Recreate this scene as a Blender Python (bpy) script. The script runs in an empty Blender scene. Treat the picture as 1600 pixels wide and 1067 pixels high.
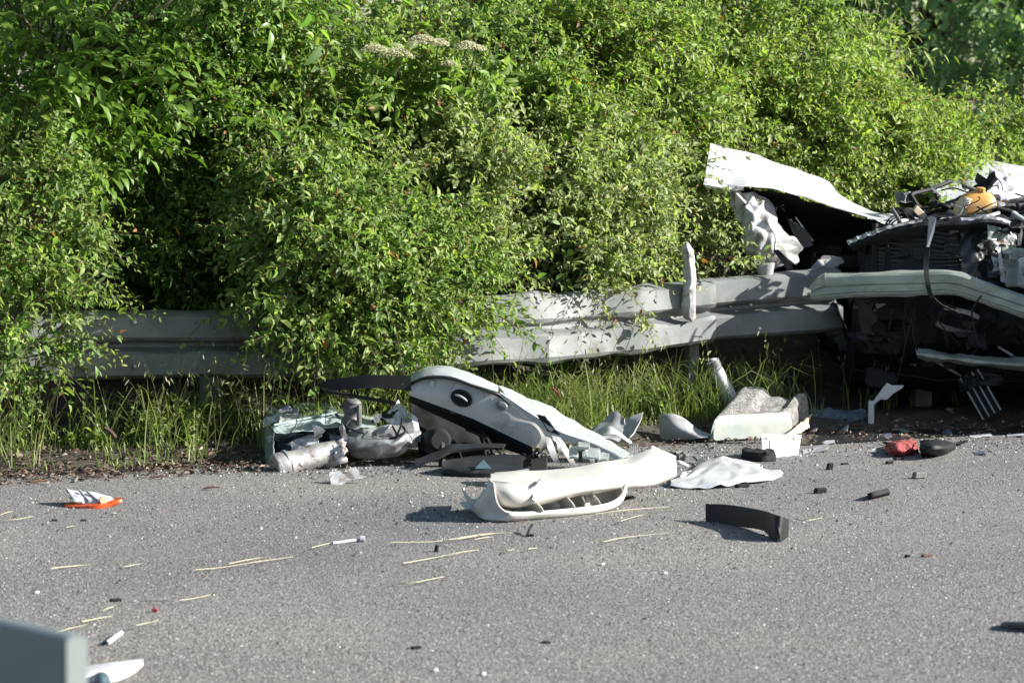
import bpy, math, random
import numpy as np
from mathutils import Vector, Matrix, noise

# ------------------------------------------------------------------ camera, world, sun, exposure
F = 5000.0            # focal length in photograph pixels (1600 wide)
H = 1.6               # eye height in metres
PITCH = math.atan((533.5 - 160.0) / F)
SUN_EL, SUN_BACK = 26.0, -4.0       # degrees: elevation, and how far behind the picture plane (sun stands to +X)

scene = bpy.context.scene
C = scene.collection
cam_d = bpy.data.cameras.new('camera'); cam = bpy.data.objects.new('camera', cam_d); C.objects.link(cam)
cam.location = (0, 0, H); cam.rotation_euler = (math.pi/2 - PITCH, 0, 0)
cam_d.sensor_width = 36.0; cam_d.sensor_fit = 'HORIZONTAL'; cam_d.lens = 36.0 * F / 1600.0
cam_d.clip_start = 0.1; cam_d.clip_end = 2000
cam_d.dof.use_dof = True; cam_d.dof.focus_distance = 14.6; cam_d.dof.aperture_fstop = 6.3
scene.camera = cam

w = bpy.data.worlds.new('World'); scene.world = w; w.use_nodes = True
nt = w.node_tree; bg = nt.nodes['Background']
sky = nt.nodes.new('ShaderNodeTexSky'); sky.sky_type = 'NISHITA'; sky.sun_disc = False
sky.sun_elevation = math.radians(SUN_EL); sky.sun_rotation = math.radians(90 - SUN_BACK)
nt.links.new(sky.outputs[0], bg.inputs[0]); bg.inputs[1].default_value = 0.066

el, bk = math.radians(SUN_EL), math.radians(SUN_BACK)
SUN = Vector((math.cos(el)*math.cos(bk), math.cos(el)*math.sin(bk), math.sin(el)))
ld = bpy.data.lights.new('sun', 'SUN'); ld.energy = 5.0; ld.angle = math.radians(0.53); ld.color = (1.0, 0.955, 0.89)
lo = bpy.data.objects.new('sun', ld); C.objects.link(lo); lo.location = (30, 10, 20)
lo.rotation_euler = SUN.to_track_quat('Z', 'Y').to_euler()

scene.view_settings.view_transform = 'Standard'; scene.view_settings.look = 'None'
scene.view_settings.gamma = 1; scene.view_settings.use_curve_mapping = False
scene.view_settings.exposure = 1.4
scene.cycles.use_denoising = True
scene.cycles.max_bounces = 8; scene.cycles.transmission_bounces = 6; scene.cycles.transparent_max_bounces = 8
random.seed(7); RNG = np.random.default_rng(7)

# ------------------------------------------------------------------ pixel helpers (a pixel gives a direction, the ground or a depth gives the distance)
CAM = Vector((0, 0, H))
FW = Vector((0, math.cos(PITCH), -math.sin(PITCH))); UP = Vector((0, math.sin(PITCH), math.cos(PITCH)))
def ray(px, py): return FW + Vector(((px-800)/F, 0, 0)) - UP*((py-533.5)/F)
def P(px, py, Y): d = ray(px, py); return CAM + d*(Y/d.y)
def G(px, py, z=0.0): d = ray(px, py); return CAM + d*((z-H)/d.z)

# road frame: u along the road, s across it (s > 0 is the verge)
E0 = Vector((-2.19, 13.62, 0)); RA = math.radians(24.2)
UDIR = Vector((math.cos(RA), math.sin(RA), 0)); SDIR = Vector((-math.sin(RA), math.cos(RA), 0))
def US(u, s, z=0.0): v = E0 + UDIR*u + SDIR*s; v.z = z; return v
def us_of(v): d = Vector((v.x, v.y, 0)) - E0; return d.dot(UDIR), d.dot(SDIR)
def sstep(a, b, x): t = min(1, max(0, (x-a)/(b-a))); return t*t*(3-2*t)
def gz(x, y):
    u, s = us_of(Vector((x, y, 0)))
    n = noise.noise((x*1.3, y*1.3, 0))*0.03
    if s < -0.05: return -0.03
    z = -0.03 + 0.075*sstep(-0.05, 0.45, s) + n*sstep(0.05, 0.5, s)
    z += 0.42*max(0, min(s, 2.8)-1.0) - 0.05*sstep(0.9, 1.2, s)
    z -= 0.04*max(0, min(s, 20)-5)
    return z
def railY(X): return 14.72 + 0.45*(X + 1.77)
def behind(px, off):
    Y = 15.5
    for _ in range(12): Y = railY((px-800)/F*Y) + off
    return Y

# ------------------------------------------------------------------ materials
MATS = {}
def mat(name, base, rough=0.6, metal=0.0, base2=None, scale=6.0, lo_=0.4, hi_=0.6, bump=0.0, bscale=60.0, detail=6.0, dirt=None, dirt_lo=0.55, dirt_hi=0.68, dscale=9.0, coat=0.0, trans=0.0, spec=0.5, stretch=None):
    m = bpy.data.materials.new(name); m.use_nodes = True; t = m.node_tree; N = t.nodes; L = t.links
    b = N['Principled BSDF']; b.inputs['Roughness'].default_value = rough; b.inputs['Metallic'].default_value = metal
    b.inputs['Specular IOR Level'].default_value = spec
    b.inputs['Coat Weight'].default_value = coat
    b.inputs['Transmission Weight'].default_value = trans
    b.inputs['Base Color'].default_value = (*base, 1)
    co = N.new('ShaderNodeTexCoord').outputs['Object']
    if stretch:
        mp = N.new('ShaderNodeMapping'); mp.inputs['Scale'].default_value = stretch; L.new(co, mp.inputs[0]); co = mp.outputs[0]
    col = None
    def nz(sc, dt):
        n = N.new('ShaderNodeTexNoise'); n.inputs['Scale'].default_value = sc; n.inputs['Detail'].default_value = dt; n.inputs['Roughness'].default_value = 0.65
        L.new(co, n.inputs['Vector']); return n.outputs['Fac']
    def ramp(f, a, c):
        r = N.new('ShaderNodeMapRange'); r.inputs['From Min'].default_value = a; r.inputs['From Max'].default_value = c; L.new(f, r.inputs[0]); return r.outputs[0]
    if base2:
        mx = N.new('ShaderNodeMix'); mx.data_type = 'RGBA'; mx.inputs['A'].default_value = (*base, 1); mx.inputs['B'].default_value = (*base2, 1)
        L.new(ramp(nz(scale, detail), lo_, hi_), mx.inputs['Factor']); col = mx.outputs['Result']
    if dirt:
        mx = N.new('ShaderNodeMix'); mx.data_type = 'RGBA'; mx.inputs['A'].default_value = (*base, 1); mx.inputs['B'].default_value = (*dirt, 1)
        if col: L.new(col, mx.inputs['A'])
        f = ramp(nz(dscale, 9), dirt_lo, dirt_hi); L.new(f, mx.inputs['Factor']); col = mx.outputs['Result']
        rr = N.new('ShaderNodeMapRange'); rr.inputs['To Min'].default_value = rough; rr.inputs['To Max'].default_value = 0.9; L.new(f, rr.inputs[0]); L.new(rr.outputs[0], b.inputs['Roughness'])
    if col: L.new(col, b.inputs['Base Color'])
    if bump:
        bp = N.new('ShaderNodeBump'); bp.inputs['Strength'].default_value = bump; bp.inputs['Distance'].default_value = 0.01
        L.new(nz(bscale, 4), bp.inputs['Height']); L.new(bp.outputs[0], b.inputs['Normal'])
    MATS[name] = m; return m

def leaf_mat(name, trans=0.5, rough=0.5, tint=(1.12, 1.25, 0.52)):
    m = bpy.data.materials.new(name); m.use_nodes = True; t = m.node_tree; N = t.nodes; L = t.links
    b = N['Principled BSDF']; b.inputs['Roughness'].default_value = rough; b.inputs['Specular IOR Level'].default_value = 0.4
    a = N.new('ShaderNodeAttribute'); a.attribute_name = 'Col'
    L.new(a.outputs['Color'], b.inputs['Base Color'])
    mu = N.new('ShaderNodeMix'); mu.data_type = 'RGBA'; mu.blend_type = 'MULTIPLY'; mu.inputs['Factor'].default_value = 1; mu.inputs['B'].default_value = (*tint, 1)
    L.new(a.outputs['Color'], mu.inputs['A'])
    tr = N.new('ShaderNodeBsdfTranslucent'); L.new(mu.outputs['Result'], tr.inputs[0])
    ms = N.new('ShaderNodeMixShader'); ms.inputs[0].default_value = trans
    L.new(b.outputs[0], ms.inputs[1]); L.new(tr.outputs[0], ms.inputs[2]); L.new(ms.outputs[0], N['Material Output'].inputs[0])
    MATS[name] = m; return m
def attr_mat(name, rough=0.85):
    m = bpy.data.materials.new(name); m.use_nodes = True; t = m.node_tree
    b = t.nodes['Principled BSDF']; b.inputs['Roughness'].default_value = rough
    a = t.nodes.new('ShaderNodeAttribute'); a.attribute_name = 'Col'; t.links.new(a.outputs['Color'], b.inputs['Base Color'])
    MATS[name] = m; return m

leaf_mat('leaf'); leaf_mat('broad_leaf', 0.42, 0.38); leaf_mat('grass_blade', 0.35, 0.5); leaf_mat('far_leaf', 0.3, 0.6)
leaf_mat('petal', 0.2, 0.8, (1, 1, 0.9))
attr_mat('stone'); attr_mat('litter', 0.9)
mat('bark', (0.11, 0.085, 0.06), 0.9, base2=(0.06, 0.045, 0.03), scale=30, bump=0.4)
mat('soil', (0.06, 0.049, 0.038), 0.95, base2=(0.035, 0.028, 0.02), scale=5, bump=0.8, bscale=40, dirt=(0.105, 0.09, 0.073), dscale=14)
mat('steel_galvanised', (0.185, 0.20, 0.197), 0.6, 0.1, spec=.35, base2=(0.135, 0.148, 0.147), scale=5, bump=0.05, bscale=40, dirt=(0.13, 0.115, 0.09), dirt_lo=0.54, dirt_hi=0.72, dscale=7)
mat('white_paint', (0.52, 0.535, 0.555), 0.33, coat=0.4, dirt=(0.30, 0.30, 0.29), dirt_lo=0.57, dirt_hi=0.74, dscale=7)
mat('white_inner_metal', (0.46, 0.47, 0.48), 0.5, base2=(0.27, 0.27, 0.27), scale=12, bump=0.3, bscale=25, dirt=(0.16, 0.12, 0.09), dirt_lo=0.52, dirt_hi=0.66, dscale=16)
mat('bare_steel', (0.52, 0.53, 0.55), 0.4, 0.55, base2=(0.3, 0.3, 0.31), scale=9, bump=0.15, bscale=40, dirt=(0.14, 0.13, 0.12), dirt_lo=0.56, dirt_hi=0.68, dscale=14)
mat('rusty_exhaust', (0.44, 0.44, 0.44), 0.5, 0.5, base2=(0.25, 0.245, 0.24), scale=14, bump=0.2, dirt=(0.09, 0.07, 0.055), dirt_lo=0.52, dirt_hi=0.66, dscale=18)
mat('pale_green_paint', (0.34, 0.41, 0.405), 0.38, coat=0.3, base2=(0.28, 0.345, 0.345), scale=4, dirt=(0.2, 0.21, 0.2), dirt_lo=0.6, dirt_hi=0.72)
mat('door_paint', (0.45, 0.445, 0.415), 0.4, coat=0.25, base2=(0.36, 0.36, 0.345), scale=3, dirt=(0.24, 0.22, 0.19), dirt_lo=0.56, dirt_hi=0.70, dscale=8)
mat('cream_plastic', (0.50, 0.487, 0.45), 0.4, base2=(0.46, 0.45, 0.42), scale=6, dirt=(0.5, 0.47, 0.4), dirt_lo=0.64, dirt_hi=0.76, dscale=10)
mat('white_plastic', (0.50, 0.505, 0.515), 0.5, base2=(0.44, 0.445, 0.46), scale=7, dirt=(0.45, 0.44, 0.42), dirt_lo=0.62, dirt_hi=0.72, dscale=12)
mat('grey_plastic', (0.34, 0.34, 0.345), 0.5, base2=(0.28, 0.28, 0.29), scale=7, dirt=(0.2, 0.19, 0.18), dirt_lo=0.6, dirt_hi=0.7)
mat('dark_plastic_and_shade', (0.02, 0.022, 0.025), 0.6, spec=.2, base2=(0.014, 0.015, 0.017), scale=10, dirt=(0.045, 0.044, 0.042), dirt_lo=0.58, dirt_hi=0.72, dscale=10)  # plastic parts; also the shade painted under the door sill
mat('black_plastic', (0.014, 0.015, 0.016), 0.6, spec=.2, dirt=(0.032, 0.031, 0.03), dirt_lo=0.64, dirt_hi=0.75, dscale=12)
mat('rubber', (0.016, 0.016, 0.017), 0.75, spec=.2, dirt=(0.035, 0.034, 0.032), dirt_lo=0.56, dirt_hi=0.72)
mat('grey_rubber', (0.10, 0.10, 0.102), 0.55, dirt=(0.2, 0.2, 0.195), dirt_lo=0.52, dirt_hi=0.7, dscale=14)
mat('black_metal', (0.012, 0.013, 0.014), 0.5, 0.0, spec=.3, dirt=(0.05, 0.052, 0.05), dirt_lo=0.62, dirt_hi=0.72, dscale=8)
mat('radiator_fins', (0.018, 0.022, 0.022), 0.42, 0.3, dirt=(0.14, 0.17, 0.165), dirt_lo=0.62, dirt_hi=0.70, dscale=8, stretch=(1, 1, 5))
mat('aluminium_green', (0.33, 0.375, 0.325), 0.45, 0.3, base2=(0.23, 0.27, 0.25), scale=4, dirt=(0.2, 0.2, 0.16), dirt_lo=0.54, dirt_hi=0.72, dscale=6, stretch=(1, 1, 4))
mat('scraped_black', (0.012, 0.013, 0.014), 0.3, spec=.5, dirt=(0.22, 0.26, 0.255), dirt_lo=0.60, dirt_hi=0.66, dscale=7, stretch=(1, 1, 3.5))
mat('silver_paint', (0.46, 0.49, 0.52), 0.36, 0.2, coat=0.3, base2=(0.40, 0.43, 0.45), scale=4, dirt=(0.2, 0.19, 0.18), dirt_lo=0.58, dirt_hi=0.7)
mat('orange_plastic', (0.62, 0.30, 0.06), 0.45, base2=(0.58, 0.38, 0.16), scale=9, trans=0.0, dirt=(0.3, 0.2, 0.1), dirt_lo=0.62, dirt_hi=0.72)
mat('beige_plastic', (0.60, 0.50, 0.36), 0.5, base2=(0.5, 0.4, 0.28), scale=9)
mat('lamp_orange', (0.50, 0.065, 0.01), 0.25, spec=0.6)
mat('foam', (0.27, 0.267, 0.252), 0.95, base2=(0.12, 0.118, 0.112), scale=55, lo_=0.42, hi_=0.62, bump=0.9, bscale=90, dirt=(0.13, 0.125, 0.118), dirt_lo=0.5, dirt_hi=0.66, dscale=9)
mat('cream_foam', (0.32, 0.335, 0.30), 0.75, base2=(0.26, 0.305, 0.285), scale=5, dirt=(0.4, 0.38, 0.33), dirt_lo=0.6, dirt_hi=0.74)
mat('red_cloth', (0.20, 0.018, 0.018), 0.9, base2=(0.30, 0.075, 0.07), scale=30, bump=0.5, bscale=80)
mat('blue_plastic', (0.14, 0.17, 0.22), 0.45, base2=(0.07, 0.09, 0.12), scale=12, dirt=(0.35, 0.38, 0.42), dirt_lo=0.58, dirt_hi=0.66, dscale=20)
mat('teal_plastic', (0.05, 0.085, 0.105), 0.35)
mat('straw', (0.46, 0.43, 0.28), 0.75, base2=(0.40, 0.37, 0.26), scale=8)
mat('barrier_steel', (0.15, 0.18, 0.175), 0.5, 0.0, base2=(0.13, 0.158, 0.156), scale=3)
mat('rust_wood', (0.12, 0.06, 0.038), 0.9, base2=(0.07, 0.04, 0.028), scale=20, bump=0.4)
mat('tyre_and_shade_black', (0.009, 0.009, 0.0095), 0.85, spec=.2)  # wheels; also the near-black shade painted behind the door

# shattered laminated glass: pale green, crazed with white cracks
m = bpy.data.materials.new('shattered_glass'); m.use_nodes = True; t = m.node_tree; N = t.nodes; L = t.links; b = N['Principled BSDF']
tc = N.new('ShaderNodeTexCoord'); v = N.new('ShaderNodeTexVoronoi'); v.feature = 'DISTANCE_TO_EDGE'; v.inputs['Scale'].default_value = 70; L.new(tc.outputs['Object'], v.inputs[0])
mr = N.new('ShaderNodeMapRange'); mr.inputs['From Min'].default_value = 0.02; mr.inputs['From Max'].default_value = 0.12; L.new(v.outputs['Distance'], mr.inputs[0])
mx = N.new('ShaderNodeMix'); mx.data_type = 'RGBA'; mx.inputs['A'].default_value = (0.62, 0.65, 0.64, 1); mx.inputs['B'].default_value = (0.50, 0.56, 0.55, 1); L.new(mr.outputs[0], mx.inputs['Factor'])
L.new(mx.outputs['Result'], b.inputs['Base Color']); b.inputs['Roughness'].default_value = 0.12; b.inputs['Transmission Weight'].default_value = 0.45
bp = N.new('ShaderNodeBump'); bp.inputs['Strength'].default_value = 0.5; bp.inputs['Distance'].default_value = 0.004; L.new(v.outputs['Distance'], bp.inputs['Height']); L.new(bp.outputs[0], b.inputs['Normal'])
MATS['shattered_glass'] = m

# asphalt
m = bpy.data.materials.new('asphalt'); m.use_nodes = True; t = m.node_tree; N = t.nodes; L = t.links; b = N['Principled BSDF']; b.inputs['Roughness'].default_value = 0.8
tc = N.new('ShaderNodeTexCoord').outputs['Object']
vo = N.new('ShaderNodeTexVoronoi'); vo.inputs['Scale'].default_value = 110; L.new(tc, vo.inputs[0])
n1 = N.new('ShaderNodeTexNoise'); n1.inputs['Scale'].default_value = 0.7; n1.inputs['Detail'].default_value = 7; L.new(tc, n1.inputs[0])
r1 = N.new('ShaderNodeValToRGB'); r1.color_ramp.elements[0].color = (0.085, 0.086, 0.088, 1); r1.color_ramp.elements[1].color = (0.20, 0.20, 0.20, 1); L.new(vo.outputs['Color'], r1.inputs[0])
mx = N.new('ShaderNodeMix'); mx.data_type = 'RGBA'; mx.blend_type = 'MULTIPLY'; mx.inputs['Factor'].default_value = 1
r2 = N.new('ShaderNodeValToRGB'); r2.color_ramp.elements[0].position = 0.3; r2.color_ramp.elements[0].color = (0.76, 0.77, 0.80, 1); r2.color_ramp.elements[1].position = 0.72; r2.color_ramp.elements[1].color = (1.36, 1.30, 1.18, 1); L.new(n1.outputs['Fac'], r2.inputs[0])
L.new(r1.outputs[0], mx.inputs['A']); L.new(r2.outputs[0], mx.inputs['B']); L.new(mx.outputs['Result'], b.inputs['Base Color'])
bp = N.new('ShaderNodeBump'); bp.inputs['Strength'].default_value = 0.7; bp.inputs['Distance'].default_value = 0.004; L.new(vo.outputs['Distance'], bp.inputs['Height']); L.new(bp.outputs[0], b.inputs['Normal'])
MATS['asphalt'] = m

# ------------------------------------------------------------------ object helpers
def tag(o, label=None, cat=None, group=None, kind=None):
    if label: o['label'] = label
    if cat: o['category'] = cat
    if group: o['group'] = group
    if kind: o['kind'] = kind
    return o
def link(name, me, m=None, parent=None):
    if m: me.materials.append(MATS[m])
    o = bpy.data.objects.new(name, me); C.objects.link(o)
    if parent is not None:
        o.parent = parent
        o.matrix_parent_inverse = parent.matrix_basis.inverted() if parent.parent is None else (parent.parent.matrix_basis @ parent.matrix_parent_inverse @ parent.matrix_basis).inverted()
    return o
def thing(name, label, cat, loc=(0, 0, 0), group=None):
    o = bpy.data.objects.new(name, None); C.objects.link(o); o.location = loc; o.empty_display_size = 0.1
    return tag(o, label, cat, group)
def from_lists(name, V, Fc, m, parent=None, smooth=False):
    me = bpy.data.meshes.new(name); me.from_pydata([tuple(v) for v in V], [], Fc); me.validate()
    if smooth: me.polygons.foreach_set('use_smooth', [True]*len(me.polygons))
    me.update(); return link(name, me, m, parent)
def from_np(name, V, T, m, col=None, parent=None, kind=None):
    me = bpy.data.meshes.new(name); nv, k = len(V), T.shape[1]
    me.vertices.add(nv); me.vertices.foreach_set('co', np.ascontiguousarray(V, dtype=np.float32).ravel())
    me.loops.add(T.size); me.loops.foreach_set('vertex_index', np.ascontiguousarray(T, dtype=np.int32).ravel())
    me.polygons.add(len(T)); me.polygons.foreach_set('loop_start', np.arange(0, T.size, k, dtype=np.int32))
    me.polygons.foreach_set('loop_total', np.full(len(T), k, dtype=np.int32))
    if col is not None:
        a = me.color_attributes.new('Col', 'FLOAT_COLOR', 'POINT')
        c4 = np.ones((nv, 4), dtype=np.float32); c4[:, :3] = col; a.data.foreach_set('color', c4.ravel())
    me.update(); me.validate()
    o = link(name, me, m, parent)
    if kind: o['kind'] = kind
    return o
def cat_rom(p, n):
    """resample a list of Vectors through all of them"""
    k = len(p)
    if k == 1: return [p[0].copy() for _ in range(n)]
    out = []
    for i in range(n):
        x = i/(n-1)*(k-1); j = min(int(x), k-2); t = x-j
        a, b_, c, d = p[max(j-1, 0)], p[j], p[j+1], p[min(j+2, k-1)]
        out.append(0.5*((2*b_) + (c-a)*t + (2*a-5*b_+4*c-d)*t*t + (3*b_-a-3*c+d)*t*t*t))
    return out
def lin(p, n):
    k = len(p); out = []
    for i in range(n):
        x = i/(n-1)*(k-1); j = min(int(x), k-2); out.append(p[j].lerp(p[j+1], x-j))
    return out
METALS = {'white_inner_metal', 'bare_steel', 'white_paint', 'pale_green_paint', 'aluminium_green', 'steel_galvanised', 'black_metal', 'grey_plastic', 'blue_plastic'}
def sheet(name, rows, m, parent=None, th=0.003, nu=24, nv=12, crumple=0.0, freq=8.0, seed=0, smooth=True, linear_v=False, linear_u=False, ragged=0.0, sharp=None, fold=None):
    if fold is None: fold = m in METALS
    if sharp is None: sharp = 24 if (fold and crumple > .005) else 38
    """thin plate through a grid of control points, with real thickness"""
    R = [(lin if linear_u else cat_rom)(r, nu) for r in rows]
    cols = [(lin if linear_v else cat_rom)([R[i][j] for i in range(len(R))], nv) for j in range(nu)]
    g = [[cols[j][i] for j in range(nu)] for i in range(nv)]
    def normals(g):
        n = [[None]*nu for _ in range(nv)]
        for i in range(nv):
            for j in range(nu):
                a = g[i][min(j+1, nu-1)] - g[i][max(j-1, 0)]; b_ = g[min(i+1, nv-1)][j] - g[max(i-1, 0)][j]
                c = a.cross(b_); n[i][j] = c.normalized() if c.length > 1e-12 else Vector((0, 0, 1))
        return n
    if crumple or ragged:
        n = normals(g); off = Vector((seed*3.7, seed*1.9, seed*5.3))
        fr_ = random.Random(seed*13+5); folds = [(Vector((fr_.uniform(-1, 1), fr_.uniform(-.6, .6), fr_.uniform(-1, 1))).normalized(), ff, fr_.random(), fw) for ff, fw in ((.55, .5), (1.0, .45), (1.7, .3), (2.9, .18))]
        for i in range(nv):
            for j in range(nu):
                q = g[i][j]*freq + off
                if fold:
                    d = 0.0
                    for fd, ff, fo, fw in folds:
                        x = q.dot(fd)*ff + fo + 0.35*noise.noise(q*0.7); d += fw*(abs((x % 1.0)-0.5)*4-1)
                    d += 0.12*noise.noise(q*4.0)
                else:
                    d = abs(noise.noise(q))*1.4 - 0.35 + 0.5*noise.noise(q*2.3) + 0.25*noise.noise(q*5.1)
                g[i][j] = g[i][j] + n[i][j]*d*crumple
                if ragged and (i in (0, nv-1) or j in (0, nu-1)):
                    g[i][j] = g[i][j] + Vector((noise.noise(q*9), noise.noise(q*9+Vector((7, 7, 7))), noise.noise(q*9-Vector((5, 5, 5)))))*ragged
    n = normals(g); V = []; Fc = []
    for i in range(nv):
        for j in range(nu): V.append(g[i][j])
    for i in range(nv):
        for j in range(nu): V.append(g[i][j] - n[i][j]*th)
    o = nv*nu
    for i in range(nv-1):
        for j in range(nu-1):
            a = i*nu+j; Fc.append((a, a+1, a+nu+1, a+nu)); Fc.append((o+a, o+a+nu, o+a+nu+1, o+a+1))
    for j in range(nu-1):
        Fc.append((j, o+j, o+j+1, j+1)); a = (nv-1)*nu+j; Fc.append((a, a+1, o+a+1, o+a))
    for i in range(nv-1):
        a = i*nu; Fc.append((a, a+nu, o+a+nu, o+a)); a = i*nu+nu-1; Fc.append((a, o+a, o+a+nu, a+nu))
    ob = from_lists(name, V, Fc, m, parent, smooth)
    if smooth: 
        ob.data.set_sharp_from_angle(angle=math.radians(sharp))
    return ob
def crush(name, rows, m, parent=None, nu=12, nv=9, amp=.02, seed=0, th=.003, inplane=.35, tear=0.0):
    """sheet metal crushed into flat facets with sharp creases"""
    rr = random.Random(seed*31+7)
    R_ = [cat_rom(r, nu) for r in rows]; cols = [cat_rom([R_[i][j] for i in range(len(R_))], nv) for j in range(nu)]
    g = [[cols[j][i].copy() for j in range(nu)] for i in range(nv)]; V = []
    for i in range(nv):
        for j in range(nu):
            a = g[i][min(j+1, nu-1)]-g[i][max(j-1, 0)]; b_ = g[min(i+1, nv-1)][j]-g[max(i-1, 0)][j]; n_ = a.cross(b_)
            n_ = n_.normalized() if n_.length > 1e-9 else Vector((0, -1, 0)); e = i in (0, nv-1) or j in (0, nu-1)
            k = .25 if e and not tear else 1.0
            q = g[i][j]+n_*amp*rr.choice((-1, -.4, .2, .6, 1))*rr.uniform(.5, 1)*(.6 if e else 1)+(a*rr.uniform(-.5, .5)+b_*rr.uniform(-.5, .5))*inplane*k
            if e and tear: q = q+Vector((rr.uniform(-1, 1), 0, rr.uniform(-1, 1)))*tear
            V.append(q)
    n0 = len(V); V += [q+Vector((0, th, -th*.3)) for q in V]; Fc = []
    for i in range(nv-1):
        for j in range(nu-1):
            a, b_, c, d = i*nu+j, i*nu+j+1, (i+1)*nu+j+1, (i+1)*nu+j
            t1 = [(a, b_, c), (a, c, d)] if rr.random() < .5 else [(a, b_, d), (b_, c, d)]
            for f in t1: Fc.append(f); Fc.append(tuple(n0+x for x in reversed(f)))
    for j in range(nu-1): Fc.append((j, n0+j, n0+j+1, j+1)); a = (nv-1)*nu+j; Fc.append((a, a+1, n0+a+1, n0+a))
    for i in range(nv-1): a = i*nu; Fc.append((a, a+nu, n0+a+nu, n0+a)); a = i*nu+nu-1; Fc.append((a, n0+a, n0+a+nu, a+nu))
    o = from_lists(name, V, Fc, m, parent, True)
    at = o.data.attributes.new('crease_edge', 'FLOAT', 'EDGE'); at.data.foreach_set('value', [rr.choice((.15, .3, .5, .9, 1.0)) for _ in range(len(o.data.edges))])
    md = o.modifiers.new('soften', 'SUBSURF'); md.levels = 2; md.render_levels = 2
    return o
def plate(name, pts, m, parent=None, ext=(0, 0, -0.004), jag=0.0, seed=1):
    """flat shard: an outline with thickness; jag breaks its edges"""
    ext = Vector(ext); p = [Vector(q) for q in pts]
    if jag:
        rr = random.Random(seed); q2 = []
        for i in range(len(p)):
            a, b_ = p[i], p[(i+1) % len(p)]; q2.append(a); L_ = (b_-a).length
            for k in range(1, 4):
                q2.append(a.lerp(b_, k/4+rr.uniform(-.08, .08)) + Vector((rr.uniform(-1, 1), rr.uniform(-.4, .4), rr.uniform(-.5, .5)))*min(jag, L_*0.12))
        p = q2
    c = sum(p, Vector())/len(p); k = len(p)
    V = p + [q+ext for q in p]
    Fc = [tuple(range(k)), tuple(range(2*k-1, k-1, -1))] + [(i, i+k, (i+1) % k+k, (i+1) % k) for i in range(k)]
    return from_lists(name, V, Fc, m, parent)
def tube(name, pts, r, m, parent=None, n=10, seg=None, cap=True, smooth=True, lists=False):
    pts = [Vector(p) for p in pts]
    rs = r if isinstance(r, (list, tuple)) else [r]*len(pts)
    if seg:
        k = len(pts); P2 = cat_rom(pts, seg); rs = [float(np.interp(i/(seg-1)*(k-1), range(k), rs)) for i in range(seg)]; pts = P2
    V = []; Fc = []; prev = None
    for i, p in enumerate(pts):
        d = (pts[min(i+1, len(pts)-1)] - pts[max(i-1, 0)])
        d = d.normalized() if d.length > 1e-9 else Vector((0, 0, 1))
        if prev is None: a = d.orthogonal().normalized()
        else:
            a = prev - d*prev.dot(d); a = a.normalized() if a.length > 1e-6 else d.orthogonal().normalized()
        prev = a; b_ = d.cross(a)
        for k in range(n):
            th = 2*math.pi*k/n; V.append(p + (a*math.cos(th)+b_*math.sin(th))*rs[i])
    for i in range(len(pts)-1):
        for k in range(n):
            Fc.append((i*n+k, i*n+(k+1) % n, (i+1)*n+(k+1) % n, (i+1)*n+k))
    if cap: Fc.append(tuple(range(n-1, -1, -1))); Fc.append(tuple(range((len(pts)-1)*n, len(pts)*n)))
    if lists: return V, Fc
    o = from_lists(name, V, Fc, m, parent, smooth)
    if smooth: o.data.set_sharp_from_angle(angle=math.radians(40))
    return o
def box(name, c, x, y, z, m, parent=None, bev=0.12):
    """bevelled block; x, y, z are full edge vectors"""
    c, x, y, z = Vector(c), Vector(x), Vector(y), Vector(z); V = []; Fc = []
    b_ = bev*min(x.length, y.length, z.length)/2
    for sx in (-1, 1):
        for sy in (-1, 1):
            for sz in (-1, 1):
                e = [x.normalized()*b_*sx, y.normalized()*b_*sy, z.normalized()*b_*sz]
                q = c + x*sx/2 + y*sy/2 + z*sz/2
                V += [q-e[1]-e[2], q-e[0]-e[2], q-e[0]-e[1]]
    import bmesh
    bm = bmesh.new()
    for v in V: bm.verts.new(v)
    bmesh.ops.convex_hull(bm, input=bm.verts); me = bpy.data.meshes.new(name); bm.to_mesh(me); bm.free()
    return link(name, me, m, parent)
def join_lists(name, parts, m, parent=None, smooth=False):
    V = []; Fc = []
    for v, f in parts:
        o = len(V); V += list(v); Fc += [tuple(i+o for i in q) for q in f]
    return from_lists(name, V, Fc, m, parent, smooth)

# ------------------------------------------------------------------ the setting: terrain, road
def axis(lo_, hi_, f0, f1, step, grow=1.35):
    a = list(np.arange(f0, f1+1e-6, step)); s = step
    while a[-1] < hi_: s *= grow; a.append(min(hi_, a[-1]+s))
    s = step
    while a[0] > lo_: s *= grow; a.insert(0, max(lo_, a[0]-s))
    return a
ua = axis(-400, 400, -2.5, 8.0, 0.12); sa = axis(-400, 500, -0.5, 3.0, 0.09)
V = []; Fc = []
for s in sa:
    for u in ua:
        q = US(u, s); q.z = gz(q.x, q.y); V.append(q)
nu = len(ua)
for i in range(len(sa)-1):
    for j in range(nu-1): a = i*nu+j; Fc.append((a, a+1, a+nu+1, a+nu))
tag(from_lists('ground', V, Fc, 'soil', None, True), kind='structure')

def edge_s(u): return 0.02 + 0.07*noise.noise((u*1.7, 3.1, 0)) + 0.035*noise.noise((u*7, 1.1, 0))
V = []; Fc = []
uu = axis(-300, 300, -3, 10, 0.06)
for u in uu:
    e = edge_s(u); V += [US(u, -17, 0), US(u, e-0.02, 0), US(u, e, -0.012), US(u, e+0.02, -0.07)]
for j in range(len(uu)-1):
    for k in range(3): a = j*4+k; Fc.append((a, a+4, a+5, a+1))
tag(from_lists('road', V, Fc, 'asphalt'), kind='structure')

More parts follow.
